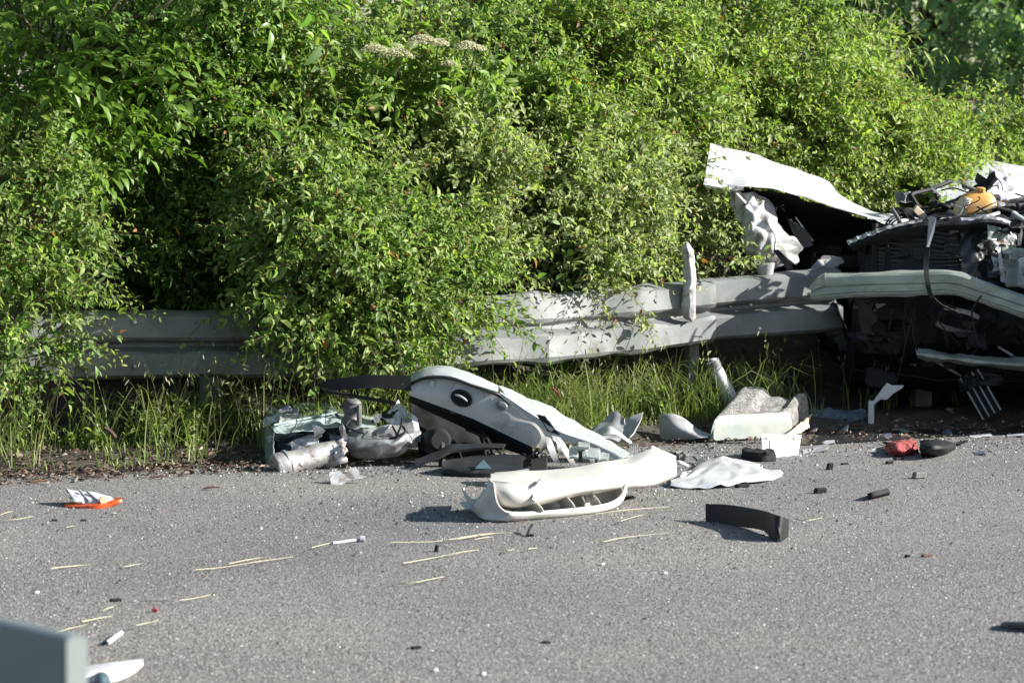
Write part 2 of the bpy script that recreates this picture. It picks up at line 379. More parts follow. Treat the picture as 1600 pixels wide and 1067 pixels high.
# proud chippings of the road surface, real stones a few millimetres high
def stones(name, n, place, size, colf, m='stone', flat=0.5):
    p = place(n); n = len(p)
    ang = RNG.uniform(0, 2*np.pi, n); sz = size*RNG.uniform(0.55, 1.35, n)
    V = np.zeros((n, 5, 3)); 
    for k in range(4):
        a = ang + k*np.pi/2 + RNG.uniform(-.3, .3, n); r = sz*RNG.uniform(0.4, 0.65, n)
        V[:, k, 0] = p[:, 0]+np.cos(a)*r; V[:, k, 1] = p[:, 1]+np.sin(a)*r; V[:, k, 2] = p[:, 2]-0.001
    V[:, 4, 0] = p[:, 0]+RNG.uniform(-.25, .25, n)*sz; V[:, 4, 1] = p[:, 1]+RNG.uniform(-.25, .25, n)*sz; V[:, 4, 2] = p[:, 2]+sz*flat*RNG.uniform(0.6, 1.2, n)
    T = np.array([[0, 1, 4], [1, 2, 4], [2, 3, 4], [3, 0, 4]])
    Tn = (T[None]+(np.arange(n)*5)[:, None, None]).reshape(-1, 3)
    return from_np(name, V.reshape(-1, 3), Tn, m, np.repeat(colf(n, p), 5, axis=0))
def on_road(n):
    Y = 8000/np.interp(RNG.uniform(0, 1, n), [0, .55, 1], [940, 720, 500]); X = RNG.uniform(-.172, .172, n)*Y
    s = (X-E0.x)*SDIR.x+(Y-E0.y)*SDIR.y
    k = s < -0.01
    return np.stack([X[k], Y[k], np.zeros(k.sum())], 1)
def chip_col(n, p):
    v = RNG.choice([0.05, 0.11, 0.165, 0.215, 0.30, 0.5], n, p=[.22, .24, .25, .20, .08, .01])*RNG.uniform(.85, 1.15, n)
    lowf = np.array([noise.noise((x*.55+3, y*.35, 1.0))+.5*noise.noise((x*1.7, y*1.1, 4.0)) for x, y in p[:, :2]])
    v = v*(1+.30*lowf)*1.06; dust = np.clip(lowf*1.2+.1, 0, 1); w_ = RNG.uniform(0.92, 1.03, n)
    v = v*.97; return np.stack([v*(1.02+.06*dust), v*(.5+.5*w_), v*w_*(.965-.12*dust)], 1)
tag(stones('road_chippings', 215000, on_road, 0.0068, chip_col, flat=0.42), 'fine pale and dark chippings bedded in the asphalt', 'gravel', kind='stuff')
def loose_place(n):
    Y = 8000/RNG.uniform(500, 900, n); X = RNG.uniform(-.17, .17, n)*Y
    s = (X-E0.x)*SDIR.x+(Y-E0.y)*SDIR.y
    k = (s < 0.05) & (RNG.uniform(0, 1, n) < np.exp(s*0.75)*0.9+0.03)
    return np.stack([X[k], Y[k], np.zeros(k.sum())], 1)
def loose_col(n, p):
    c = np.array([[.05, .045, .04], [.16, .15, .14], [.30, .29, .27], [.6, .6, .58], [.03, .03, .03]]); return c[RNG.choice(5, n, p=[.34, .30, .16, .02, .18])]
tag(stones('grit', 3200, loose_place, 0.014, loose_col, flat=0.5), 'loose grit and tiny broken bits sprinkled on the road', 'grit', kind='stuff')

m = mat('oil_stain', (0.012, 0.012, 0.012), 0.35, base2=(0.035, 0.034, 0.032), scale=9)
_o = [US(4.55+1.15*math.cos(a)*(1+.18*math.sin(3*a+1)), -.13+.17*math.sin(a)*(1+.3*math.sin(5*a)), .0045) for a in [i*math.pi/24 for i in range(48)]]
tag(from_lists('oil_stain', _o, [tuple(range(48))], 'oil_stain'), 'dark oil stain spreading on the asphalt in front of the wrecked car', 'stain', kind='stuff')
def crumbs(n):
    c = [(-1.25, 13.85, .5, .18), (-.2, 13.9, .6, .3), (.5, 13.3, .5, .4), (1.1, 14.6, .5, .35), (1.7, 15.2, .6, .3), (2.2, 15.0, .5, .4), (0, 12.4, 1.3, .8)]
    k = RNG.integers(0, len(c), n); q = np.array(c)[k]; X = q[:, 0]+RNG.normal(size=n)*q[:, 2]*.6; Y = q[:, 1]+RNG.normal(size=n)*q[:, 3]*.6
    s_ = (X-E0.x)*SDIR.x+(Y-E0.y)*SDIR.y; ok = s_ < .25
    return np.stack([X[ok], Y[ok], np.full(ok.sum(), .002)], 1)
tag(stones('crash_crumbs', 2200, crumbs, 0.0095, lambda n, p: np.array([[.65, .7, .68], [.03, .03, .03], [.4, .41, .42], [.015, .015, .016], [.25, .1, .08]])[RNG.choice(5, n, p=[.08, .42, .16, .32, .02])], flat=0.5), 'glass crumbs and tiny black plastic splinters strewn round the wreckage', 'crumbs', kind='stuff')
# ------------------------------------------------------------------ foliage builder
LEAF_T = np.array([[0, 3, 1], [0, 2, 3], [1, 3, 4], [3, 6, 4], [2, 5, 3], [3, 5, 6], [4, 6, 7], [6, 5, 7]])
def unit(a): return a/np.maximum(np.linalg.norm(a, axis=-1, keepdims=True), 1e-9)
def leaves(p, d, nrm, ln, wd, col, fold=0.25, curl=0.2):
    """p base, d direction, nrm facing; 8-vertex folded, curled leaf each"""
    n = len(p); d = unit(d); nrm = unit(nrm - d*np.sum(nrm*d, 1, keepdims=True)); s = np.cross(d, nrm)
    ln = ln[:, None]; wd = wd[:, None]; V = np.zeros((n, 8, 3))
    f = wd*fold
    V[:, 0] = p; V[:, 1] = p+d*ln*.35+s*wd*.46+nrm*f; V[:, 2] = p+d*ln*.35-s*wd*.46+nrm*f; V[:, 3] = p+d*ln*.35
    V[:, 4] = p+d*ln*.70+s*wd*.36+nrm*(f*.8-ln*curl*.35); V[:, 5] = p+d*ln*.70-s*wd*.36+nrm*(f*.8-ln*curl*.35); V[:, 6] = p+d*ln*.70-nrm*ln*curl*.35; V[:, 7] = p+d*ln-nrm*ln*curl
    T = (LEAF_T[None]+(np.arange(n)*8)[:, None, None]).reshape(-1, 3)
    return V.reshape(-1, 3), T, np.repeat(col, 8, axis=0)
GREENS = np.array([[.14, .235, .045], [.175, .27, .055], [.11, .195, .042], [.21, .295, .068], [.245, .31, .09]])
def leaf_cols(n, young, bright=1.0, red=0.02, base=GREENS):
    c = base[RNG.integers(0, len(base), n)]*RNG.uniform(.8, 1.35, (n, 1))*bright
    c = c*(1-young[:, None]*.45)+np.array([.27, .30, .06])*young[:, None]*.45*bright
    c = c+np.array([.006, .004, .016])  # small lift, strongest in blue, paints haze into the leaf colour
    r = RNG.uniform(0, 1, n) < red*(0.3+2*young); c[r] = np.array([.26, .12, .045])*RNG.uniform(.7, 1.2, (r.sum(), 1))
    return c
def grow(blobs, n, L=0.34, nl=17, leaf=0.046, aspect=0.46, bright=1.0, red=0.02, base=GREENS, front=True, droop=.3, inner=0.5, clump=1.5):
    """leafy shoots filling ellipsoids; returns leaf and twig arrays"""
    n1 = int(n*2.2)
    B = np.array(blobs); wts = B[:, 3]*B[:, 5]; bi = RNG.choice(len(B), n1, p=wts/wts.sum())
    v = unit(RNG.normal(size=(n1, 3)))
    if front: v[:, 1] = np.where((v[:, 1] > .25) & (RNG.uniform(0, 1, n1) < .8), -v[:, 1], v[:, 1])
    c = B[bi, :3]; r = B[bi, 3:6]
    cs = c+r*v
    q_ = [noise.noise((x*f_, y*f_, z*f_))+.6*noise.noise((x*f_*2.3, y*f_*2.3, z*f_*2.3+7)) for f_ in (clump/max(.2, float(r.mean())),) for x, y, z in cs]
    q_ = np.array(q_); keep = np.argsort(-(q_+RNG.normal(size=n1)*.28))[:n]
    v, c, r, q_ = v[keep], c[keep], r[keep], q_[keep]
    p0 = c+r*v*(RNG.uniform(inner, 1.0, (n, 1))**.6*0.84*(1+.22*q_[:, None]))
    d = unit(v*.75+np.array([.12, -.1, .42])+RNG.normal(size=(n, 3))*.38)
    Ls = L*RNG.uniform(.45, 1.25, n)*np.where(RNG.uniform(0, 1, n) < .06, 1.5, 1)
    t = (np.arange(nl)+.7)/nl
    base_p = p0[:, None]+d[:, None]*(Ls[:, None]*t)[..., None]
    base_p[..., 2] -= droop*Ls[:, None]*t**2
    base_p += RNG.normal(size=base_p.shape)*.009
    dd = np.repeat(d[:, None], nl, 1).copy(); dd[..., 2] -= 2*droop*t*.8; dd = unit(dd)
    a = unit(np.cross(dd, np.array([0.3, .2, 1.]))); b_ = np.cross(dd, a)
    ph = (np.arange(nl)*2.4)[None]+RNG.uniform(0, 6.28, (n, 1))+RNG.normal(size=(n, nl))*.4
    ld_ = unit(dd*.6+(a*np.cos(ph)[..., None]+b_*np.sin(ph)[..., None])*.85+np.array([0, 0, -.12])+RNG.normal(size=dd.shape)*.15)
    nr = np.array([.25, -.2, .75])+RNG.normal(size=dd.shape)*.5
    sz = leaf*RNG.uniform(.55, 1.25, (n, nl))*(1-.45*np.maximum(0, t-.6)/.4)[None]*RNG.choice([.75, .95, 1.0, 1.1, 1.4], (n, 1))
    young = np.clip((t[None]-.55)*1.6*RNG.uniform(.1, 1.2, (n, 1)), 0, 1)*np.ones((n, nl))
    K = n*nl
    tone = np.repeat(RNG.uniform(.8, 1.2, (n, 1)), nl, 1).reshape(-1, 1)
    V, T, Cc = leaves(base_p.reshape(-1, 3), ld_.reshape(-1, 3), nr.reshape(-1, 3), sz.reshape(-1), sz.reshape(-1)*aspect, leaf_cols(K, young.reshape(-1), bright, red, base)*tone)
    # twigs: thin three-sided stems
    ts = np.linspace(-.25, .95, 5); tp = p0[:, None]+d[:, None]*(Ls[:, None]*ts)[..., None]; tp[..., 2] -= droop*Ls[:, None]*np.maximum(ts, 0)**2
    rad = 0.0022*(1.2-ts*.7); TV = []
    ax1 = unit(np.cross(d, np.array([.1, .3, 1.]))); ax2 = np.cross(d, ax1)
    for k in range(3):
        th = k*2.0944; TV.append(tp+(ax1*math.cos(th)+ax2*math.sin(th))[:, None]*rad[None, :, None])
    TV = np.stack(TV, 2).reshape(-1, 3)
    tri = []
    for i in range(4):
        for k in range(3):
            q = (i*3+k, i*3+(k+1) % 3, i*3+3+(k+1) % 3, i*3+3+k); tri += [(q[0], q[1], q[2]), (q[0], q[2], q[3])]
    TT = (np.array(tri)[None]+(np.arange(n)*15)[:, None, None]).reshape(-1, 3)
    return (V, T, Cc), (TV, TT)
def stems(base, blobs, per=3, r0=0.012, seed=0):
    rr = random.Random(seed); parts = []
    for bl in blobs:
        c = Vector(bl[:3])
        for k in range(per):
            e = c + Vector((rr.uniform(-.7, .7)*bl[3], rr.uniform(-.6, .3)*bl[4], rr.uniform(-.2, .8)*bl[5]))
            s = base + Vector((rr.uniform(-.12, .12), rr.uniform(-.08, .08), -0.04))
            mid = s.lerp(e, .5)+Vector((rr.uniform(-.12, .12), rr.uniform(-.1, .1), rr.uniform(.0, .2)))
            parts.append(tube('', [s, mid, e], [r0, r0*.7, r0*.3], None, n=5, seg=7, lists=True))
    return parts
def blob_px(px, py, off, rx, ry, rz): p = P(px, py, behind(px, off)); return (p.x, p.y, p.z, rx, ry, rz)
def shrub(name, label, cat, spec, n, seed=0, group='shrubs on the bank behind the guardrail', foot=None, **kw):
    bl = [blob_px(*s) for s in spec]; b0 = foot or (bl[0][0], bl[0][1]+.15)
    base = Vector((b0[0], b0[1], gz(*b0)))
    t_ = thing(name, label, cat, base, group)
    (V, T, Cc), (TV, TT) = grow(bl, n, **kw)
    from_np('foliage', V, T, kw.get('m', 'leaf'), Cc, t_, 'stuff')
    from_np('twigs', TV, TT, 'bark', None, t_, 'stuff')
    join_lists('branches', stems(base, bl, seed=seed), 'bark', t_, True)
    return t_

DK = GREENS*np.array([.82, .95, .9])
PALE = np.array([[.23, .295, .11], [.29, .345, .145], [.19, .26, .085], [.34, .385, .20]])
YEL = np.array([[.19, .285, .05], [.235, .32, .06], [.155, .25, .045], [.275, .34, .09]])
shrub('shrub', 'leafy shrub crowding over the buried end of the guardrail beside tall grass', 'shrub', [(40, 390, -.05, .30, .30, .38), (45, 510, -.22, .22, .18, .25), (90, 300, .2, .24, .25, .2), (0, 290, .1, .3, .3, .4)], 560, 1, foot=tuple(P(40, 600, behind(40, .12)).xy))
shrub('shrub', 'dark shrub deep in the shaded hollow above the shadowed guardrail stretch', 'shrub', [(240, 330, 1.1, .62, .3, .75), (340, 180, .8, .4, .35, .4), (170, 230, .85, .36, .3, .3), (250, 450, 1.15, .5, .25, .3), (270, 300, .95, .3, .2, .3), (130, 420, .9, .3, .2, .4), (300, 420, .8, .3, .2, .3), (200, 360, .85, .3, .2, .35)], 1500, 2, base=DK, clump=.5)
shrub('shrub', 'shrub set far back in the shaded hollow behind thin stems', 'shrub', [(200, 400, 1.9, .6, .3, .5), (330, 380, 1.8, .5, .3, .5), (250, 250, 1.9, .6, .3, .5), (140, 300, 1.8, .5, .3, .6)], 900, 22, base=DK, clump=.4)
shrub('shrub', 'leafy shrub spilling over the guardrail down to the torn car door', 'shrub', [(470, 310, .15, .30, .36, .42), (540, 390, -.10, .42, .36, .42), (600, 470, -.32, .36, .26, .34), (490, 490, -.36, .22, .20, .22), (670, 430, -.12, .30, .26, .32), (430, 400, -.12, .14, .18, .2), (600, 530, -.3, .22, .14, .12), (500, 420, -.4, .28, .22, .34)], 1300, 3, red=.025)
shrub('shrub', 'rounded shrub below the cream elder blossoms, its top in sun', 'shrub', [(500, 190, .85, .60, .5, .55), (400, 110, .9, .5, .45, .5), (560, 270, .6, .45, .4, .4)], 800, 4)
shrub('shrub', 'broad pale green shrub behind the dented middle of the guardrail', 'shrub', [(720, 330, .42, .55, .42, .45), (830, 370, .32, .48, .34, .34), (760, 400, .22, .4, .3, .25), (640, 300, .5, .42, .4, .4)], 1150, 5, base=PALE, red=.02)
shrub('shrub', 'bright shrub beneath and around the elder blossoms on the crest of the bank', 'shrub', [(700, 160, 1.15, .70, .5, .5), (820, 220, .9, .5, .4, .4), (640, 190, 1.0, .4, .4, .4)], 850, 6)
shrub('shrub', 'greyish green shrub just behind the bent guardrail post', 'shrub', [(920, 340, .48, .42, .4, .45), (985, 390, .32, .22, .22, .22), (900, 400, .28, .40, .28, .24), (960, 290, .75, .3, .34, .35)], 1050, 7, base=PALE, red=.025)
shrub('shrub', 'tall yellow green shrub on the bank above the greyish shrub by the post', 'shrub', [(930, 150, 1.2, .75, .5, .5), (1010, 200, 1.3, .45, .4, .42), (880, 240, .8, .45, .4, .35)], 900, 8, base=YEL)
shrub('shrub', 'small shrub pushing leaves round the torn white fender of the wreck', 'shrub', [(1060, 320, .95, .22, .2, .36), (1125, 410, .12, .10, .06, .08), (1085, 385, .42, .14, .12, .16), (1140, 260, 1.35, .3, .25, .3), (1230, 330, 1.5, .4, .25, .3)], 430, 9, base=PALE)
shrub('shrub', 'sunlit yellow green shrub rising right behind the raised white bonnet', 'shrub', [(1190, 185, 1.6, .66, .42, .48), (1290, 240, 1.7, .5, .4, .4), (1090, 230, 1.6, .42, .36, .5)], 900, 10, base=YEL, red=.035)
shrub('shrub', 'low yellow green shrub filling the gap between bonnet and engine wreckage', 'shrub', [(1370, 270, 1.7, .52, .4, .42), (1300, 190, 1.8, .42, .4, .36), (1400, 250, 1.9, .38, .35, .28)], 760, 11, base=YEL, red=.035)
shrub('shrub', 'loose shrub with thin upright shoots behind the white roof panel', 'shrub', [(1500, 260, 2.5, .6, .4, .32), (1590, 260, 2.6, .6, .4, .30), (1680, 270, 2.6, .5, .4, .34), (1440, 300, 1.9, .36, .28, .28)], 760, 12, base=YEL, L=.4)
shrub('shrub', 'green shrub at the crest over the pale shrubs, left of the far trees', 'shrub', [(1060, 60, 1.9, .75, .5, .48), (1180, 70, 2.0, .55, .45, .42), (960, 40, 1.9, .5, .4, .4)], 800, 13)
shrub('shrub', 'long leaved willowy shrub at the crest next to the far trees', 'shrub', [(1250, 80, 2.6, .40, .4, .36), (1200, 20, 2.7, .4, .4, .4), (1310, 140, 2.5, .30, .35, .26)], 380, 14, aspect=.2, leaf=.085, L=.5, base=YEL*.9)
shrub('shrub', 'shrub on the crest just above the elder blossoms', 'shrub', [(790, 40, 1.9, .55, .45, .45), (880, 80, 1.6, .5, .4, .4), (690, 60, 2.0, .4, .4, .38)], 620, 15)
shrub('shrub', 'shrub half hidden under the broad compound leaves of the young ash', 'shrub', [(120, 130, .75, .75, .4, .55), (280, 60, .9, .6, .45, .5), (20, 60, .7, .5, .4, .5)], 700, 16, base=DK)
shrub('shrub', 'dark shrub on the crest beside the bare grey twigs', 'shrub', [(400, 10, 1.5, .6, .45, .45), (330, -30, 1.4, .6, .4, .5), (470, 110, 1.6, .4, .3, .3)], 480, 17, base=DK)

# ------------------------------------------------------------------ young ash with broad compound leaves, elder blossoms, bare twigs
def compound_mesh(seed):
    rr = np.random.default_rng(seed); p = []; d = []; n_ = []; ln = []
    for k in range(4):
        for s in (-1, 1):
            p.append((s*.004, .07+k*.062, -.010*k*k*.5)); d.append((s*.9, .45+rr.uniform(-.1, .1), -.12+rr.uniform(-.15, .15))); n_.append((s*-.25, 0, 1)); ln.append(.085+.02*k-.010*k*k+rr.uniform(-.012, .012))
    p.append((0, .275, -.06)); d.append((0, 1, -.35)); n_.append((0, 0, 1)); ln.append(.10)
    ln = np.array(ln); col = np.array([.12, .215, .032])*rr.uniform(.8, 1.3, (len(ln), 1))
    V, T, Cc = leaves(np.array(p), np.array(d), np.array(n_), ln, ln*.42, col, .18, .25)
    rv, rf = tube('', [(0, 0, 0), (0, .14, .0), (0, .275, -.06)], [.0025, .002, .0015], None, n=4, lists=True)
    o = len(V); rt = []
    for q in rf:
        for k in range(1, len(q)-1): rt.append((q[0]+o, q[k]+o, q[k+1]+o))
    V = np.vstack([V, np.array([tuple(v) for v in rv])]); T = np.vstack([T, np.array(rt)]); Cc = np.vstack([Cc, np.tile([.08, .12, .03], (len(rv), 1))])
    o = from_np('leaf', V, T, 'broad_leaf', Cc); me = o.data; bpy.data.objects.remove(o); return me
CM = [compound_mesh(s) for s in range(4)]
foot = P(60, 600, behind(60, .45)); foot.z = gz(foot.x, foot.y)
ash = thing('young_ash_tree', 'young ash tree with broad toothed compound leaves leaning over the hollow', 'tree', foot)
ends = [P(px, py, behind(px, off)) for px, py, off in [(60, 60, -.1), (20, 20, .15), (330, 120, .45), (400, 40, .5), (250, 20, .4), (150, 160, .2), (120, 10, .2), (200, 80, .3), (90, 110, .0), (280, 170, .35), (30, 190, -.05), (400, 60, .7), (320, 20, .6), (190, 210, .25)]]
top = P(80, 150, behind(80, .4))
join_lists('trunk', [tube('', [foot-Vector((0, 0, .05)), foot.lerp(top, .5)+Vector((.05, 0, 0)), top], [.035, .028, .02], None, n=8, seg=8, lists=True)] + [tube('', [top.lerp(foot, .1), top.lerp(e, .5)+Vector((0, 0, .1)), e], [.014, .009, .004], None, n=5, seg=8, lists=True) for e in ends], 'bark', ash, True)
rr = random.Random(4)
for e in ends:
    for k in range(15):
        q = top.lerp(e, rr.uniform(.6, 1.15)) + Vector((rr.uniform(-.2, .2), rr.uniform(-.15, .1), rr.uniform(-.16, .16)))
        o = bpy.data.objects.new('leaf', CM[rr.randrange(4)]); C.objects.link(o)
        yaw = rr.uniform(-2.6, 2.6) ; pit = rr.uniform(-.9, .3)
        M = Matrix.Translation(q) @ Matrix.Rotation(math.pi + yaw, 4, 'Z') @ Matrix.Rotation(pit, 4, 'X') @ Matrix.Rotation(rr.uniform(-.5, .5), 4, 'Y') @ Matrix.Scale(rr.uniform(.7, 1.2), 4)
        o.parent = ash; o.matrix_parent_inverse = ash.matrix_basis.inverted(); o.matrix_basis = M
hi = [(foot.x-.5+.55*k, foot.y-.9+.35*((k*3) % 4)-.25*(k > 3), 2.75+.4*((k*2) % 3), .7, .6, .42) for k in range(6)]
(V, T, Cc), (TV, TT) = grow(hi, 420, L=.5, nl=12, leaf=.11, aspect=.42, front=False, base=DK)  # unseen crown added overhead to keep skylight off the hollow and rail
from_np('shade_crown', V, T, 'leaf', Cc, ash, 'stuff')
join_lists('shade_crown_branches', [tube('', [top, (top+Vector(h_[:3]))/2+Vector((0, .25, .1)), Vector(h_[:3])], [.010, .008, .005], None, n=5, seg=8, lists=True) for h_ in hi], 'bark', ash, True)
# elder blossoms
foot = P(640, 300, behind(640, 1.3)); foot.z = gz(foot.x, foot.y)
eld = thing('elder_bush', 'elder bush carrying flat cream blossom heads on the crest of the bank', 'shrub', foot)
heads = [(585, 74, .05), (620, 80, .06), (660, 60, .055), (685, 66, .04), (730, 70, .05), (745, 76, .03), (700, 100, .03)]
hp = [P(a, b_, behind(a, .12)) for a, b_, _ in heads]
join_lists('branches', [tube('', [foot-Vector((0, 0, .05)), foot.lerp(q, .55)+Vector((0, .1, .1)), q], [.014, .008, .003], None, n=5, seg=8, lists=True) for q in hp], 'bark', eld, True)
for (a, b_, r), q in zip(heads, hp):
    n = 420; th = RNG.uniform(0, 6.28, n); rad = np.sqrt(RNG.uniform(0, 1, n))*r*1.4
    pp = np.stack([q.x+np.cos(th)*rad, q.y+np.sin(th)*rad*.8, q.z+.012-.35*rad*rad/r+RNG.uniform(-.006, .006, n)], 1)
    d = unit(RNG.normal(size=(n, 3))*np.array([1, 1, .3])); ln = np.full(n, .010)
    V, T, Cc = leaves(pp, d, np.tile([0, -.3, 1.], (n, 1)), ln, ln*.9, np.tile([.62, .60, .42], (n, 1))*RNG.uniform(.8, 1.1, (n, 1)))
    from_np('flower_head', V, T, 'petal', Cc, eld, 'stuff')
(V, T, Cc), (TV, TT) = grow([(q.x, q.y+.22, q.z-.2, .16, .1, .1) for q in hp], 90, L=.16, nl=9, leaf=.075, aspect=.42)
from_np('foliage', V, T, 'leaf', Cc, eld, 'stuff')
# bare twigs on the crest
foot = P(500, 140, behind(500, 2.0)); foot.z = gz(foot.x, foot.y)
bare = thing('dead_bush', 'bare grey dead twigs standing in the gap above the hollow', 'bush', foot)
rr = random.Random(9); parts = []
for k in range(34):
    e = P(rr.uniform(420, 570), rr.uniform(-40, 90), behind(500, 1.45+rr.uniform(-.2, .3))); s = foot+Vector((rr.uniform(-.1, .1), 0, -.05))
    mid = s.lerp(e, .6)+Vector((rr.uniform(-.15, .15), 0, rr.uniform(-.05, .15)))
    parts.append(tube('', [s, mid, e], [.006, .004, .0015], None, n=4, seg=9, lists=True))
mat('grey_twig', (.22, .20, .17), .9)
join_lists('twigs', parts, 'grey_twig', bare, True)['kind'] = 'stuff'

# ------------------------------------------------------------------ far trees
FAR = np.array([[.13, .23, .08], [.165, .265, .09], [.11, .20, .08], [.20, .29, .095]])
def far_tree(X, Y, h, rw, label, seed, bright=1.0):
    z0 = gz(X, Y); rr = random.Random(seed)
    t_ = thing('far_tree', label, 'tree', (X, Y, z0), 'trees far behind the bank')
    bl = []
    for k in range(11):
        a = rr.uniform(0, 6.28); q = rr.uniform(.2, .75)
        bl.append((X+math.cos(a)*rw*q, Y+math.sin(a)*rw*q, z0+h*rr.uniform(.22, .9), rw*.5, rw*.5, h*.17))
    (V, T, Cc), (TV, TT) = grow(bl, 640, L=.8, nl=15, leaf=.12, aspect=.6, base=FAR, bright=bright, red=0, droop=.2)
    from_np('crown', V, T, 'far_leaf', Cc, t_, 'stuff')
    B0 = Vector((X, Y, z0-.1))
    join_lists('trunk', [tube('', [B0, B0+Vector((.1, 0, h*.5)), B0+Vector((0, 0, h*.8))], [.16, .12, .05], None, n=7, lists=True)]+stems(B0+Vector((0, 0, h*.3)), bl, 1, .06, seed), 'bark', t_, True)
for i, (X, Y, h, rw, lb, br) in enumerate([
    (4.6, 36, 4.6, 1.7, 'dark tree far behind, tallest of the row beyond the willowy shrub', .9),
    (6.6, 38, 4.4, 1.7, 'dark rounded tree far behind the engine wreckage', .95),
    (5.6, 31, 2.6, 1.3, 'low bushy tree far behind, lighter green, in front of two dark trees', 1.25),
    (8.2, 35, 4.4, 1.6, 'dark tree far beyond the white roof panel', .9),
    (2.6, 37, 4.6, 1.7, 'tree far behind the crest shrubs beside the willowy shrub', .9),
    (0.2, 36, 4.6, 1.7, 'tree far behind the shrub above the elder blossoms', .8),
    (-2.2, 34, 4.6, 1.8, 'tree far behind the bare grey twigs', .75),
    (-4.6, 35, 4.6, 1.8, 'tree far behind the young ash', .8),
    (7.4, 47, 6.4, 2.2, 'tall hazy tree standing behind the dark row', .9),
    (4.2, 49, 6.4, 2.2, 'tall hazy tree standing behind the lighter low tree', .9)]):
    far_tree(X, Y, h, rw, lb, 50+i, br)

# ------------------------------------------------------------------ grass, weeds, litter on the verge
def blades(p, h, lean_dir, lean, wd, col):
    n = len(p); V = np.zeros((n, 7, 3)); side = np.stack([-lean_dir[:, 1], lean_dir[:, 0]], 1)
    tw = RNG.uniform(-1, 1, (n, 1)); side = side+lean_dir*tw; side /= np.linalg.norm(side, axis=1, keepdims=True)
    for i, (t, wf) in enumerate([(0, .8), (.4, 1), (.75, .65)]):
        c = p.copy(); c[:, :2] += lean_dir*(lean*h*t**1.8)[:, None]; c[:, 2] += h*(t-.35*lean*t**3)
        for k, s in enumerate((-1, 1)):
            V[:, i*2+k] = c; V[:, i*2+k, :2] += side*(s*wd*wf*.5)[:, None]
    c = p.copy(); c[:, :2] += lean_dir*(lean*h)[:, None]; c[:, 2] += h*(1-.55*lean); V[:, 6] = c
    T = np.array([[0, 1, 3], [0, 3, 2], [2, 3, 5], [2, 5, 4], [4, 5, 6]])
    return V.reshape(-1, 3), (T[None]+(np.arange(n)*7)[:, None, None]).reshape(-1, 3), np.repeat(col, 7, axis=0)
def on_verge(n, s0, s1, u0=-1.2, u1=7.5, dens=None):
    u = RNG.uniform(u0, u1, n); s = RNG.uniform(s0, s1, n)
    if dens is not None:
        k = (RNG.uniform(0, 1, n) < dens(u, s)) & ~((u > 3.05) & (s < .40)) & ~((u > 4.3) & (s < .7)); u, s = u[k], s[k]
    p = np.array([tuple(US(a, b_)) for a, b_ in zip(u, s)]); 
    for q in p: q[2] = gz(q[0], q[1])-.005
    return p, u, s
GR = np.array([[.16, .22, .06], [.20, .25, .08], [.12, .18, .05], [.25, .28, .11], [.32, .31, .17]])
def tufts(u, s):
    d = np.array([noise.noise((a*1.9, b_*2.2, 5.0)) for a, b_ in zip(u, s)])
    left = np.clip((u-1.3)/.8, 0, 1)
    return np.clip(.08+.22*left+2.0*d, 0.015, 1)*np.where(s < .1, .35+.3*left, 1)*np.where(u > 4.4, .12, 1)
def make_grass(name, label, n, s0, s1, h0, h1, dens, u0=-1.2, u1=6.5, wd=.0052, leanmax=.75):
    p, u, s = on_verge(n, s0, s1, u0, u1, dens); n = len(p)
    h = RNG.uniform(h0, h1, n)*np.where(s < .25, .35+s*2.4, 1)
    a = RNG.uniform(0, 6.28, n); ld_ = np.stack([np.cos(a), np.sin(a)], 1)
    V, T, Cc = blades(p, np.maximum(h, .04), ld_, leanmax*RNG.beta(2.0, 1.2, n), wd*RNG.uniform(.6, 1.25, n), GR[RNG.choice(5, n, p=[.3, .28, .2, .14, .08])]*RNG.uniform(.7, 1.25, (n, 1)))
    return tag(from_np(name, V, T, 'grass_blade', Cc), label, 'grass', kind='stuff')
make_grass('grass', 'tall arching grass along the foot of the guardrail', 19000, .12, .98, .10, .44, tufts, leanmax=1.05, wd=.006)
make_grass('grass', 'short turf at the edge of the asphalt', 6000, .1, .55, .03, .10, lambda u, s: np.clip(.1+1.6*np.array([noise.noise((a*2.3, b_*2.3, 9.0)) for a, b_ in zip(u, s)]), .03, 1), leanmax=.5)
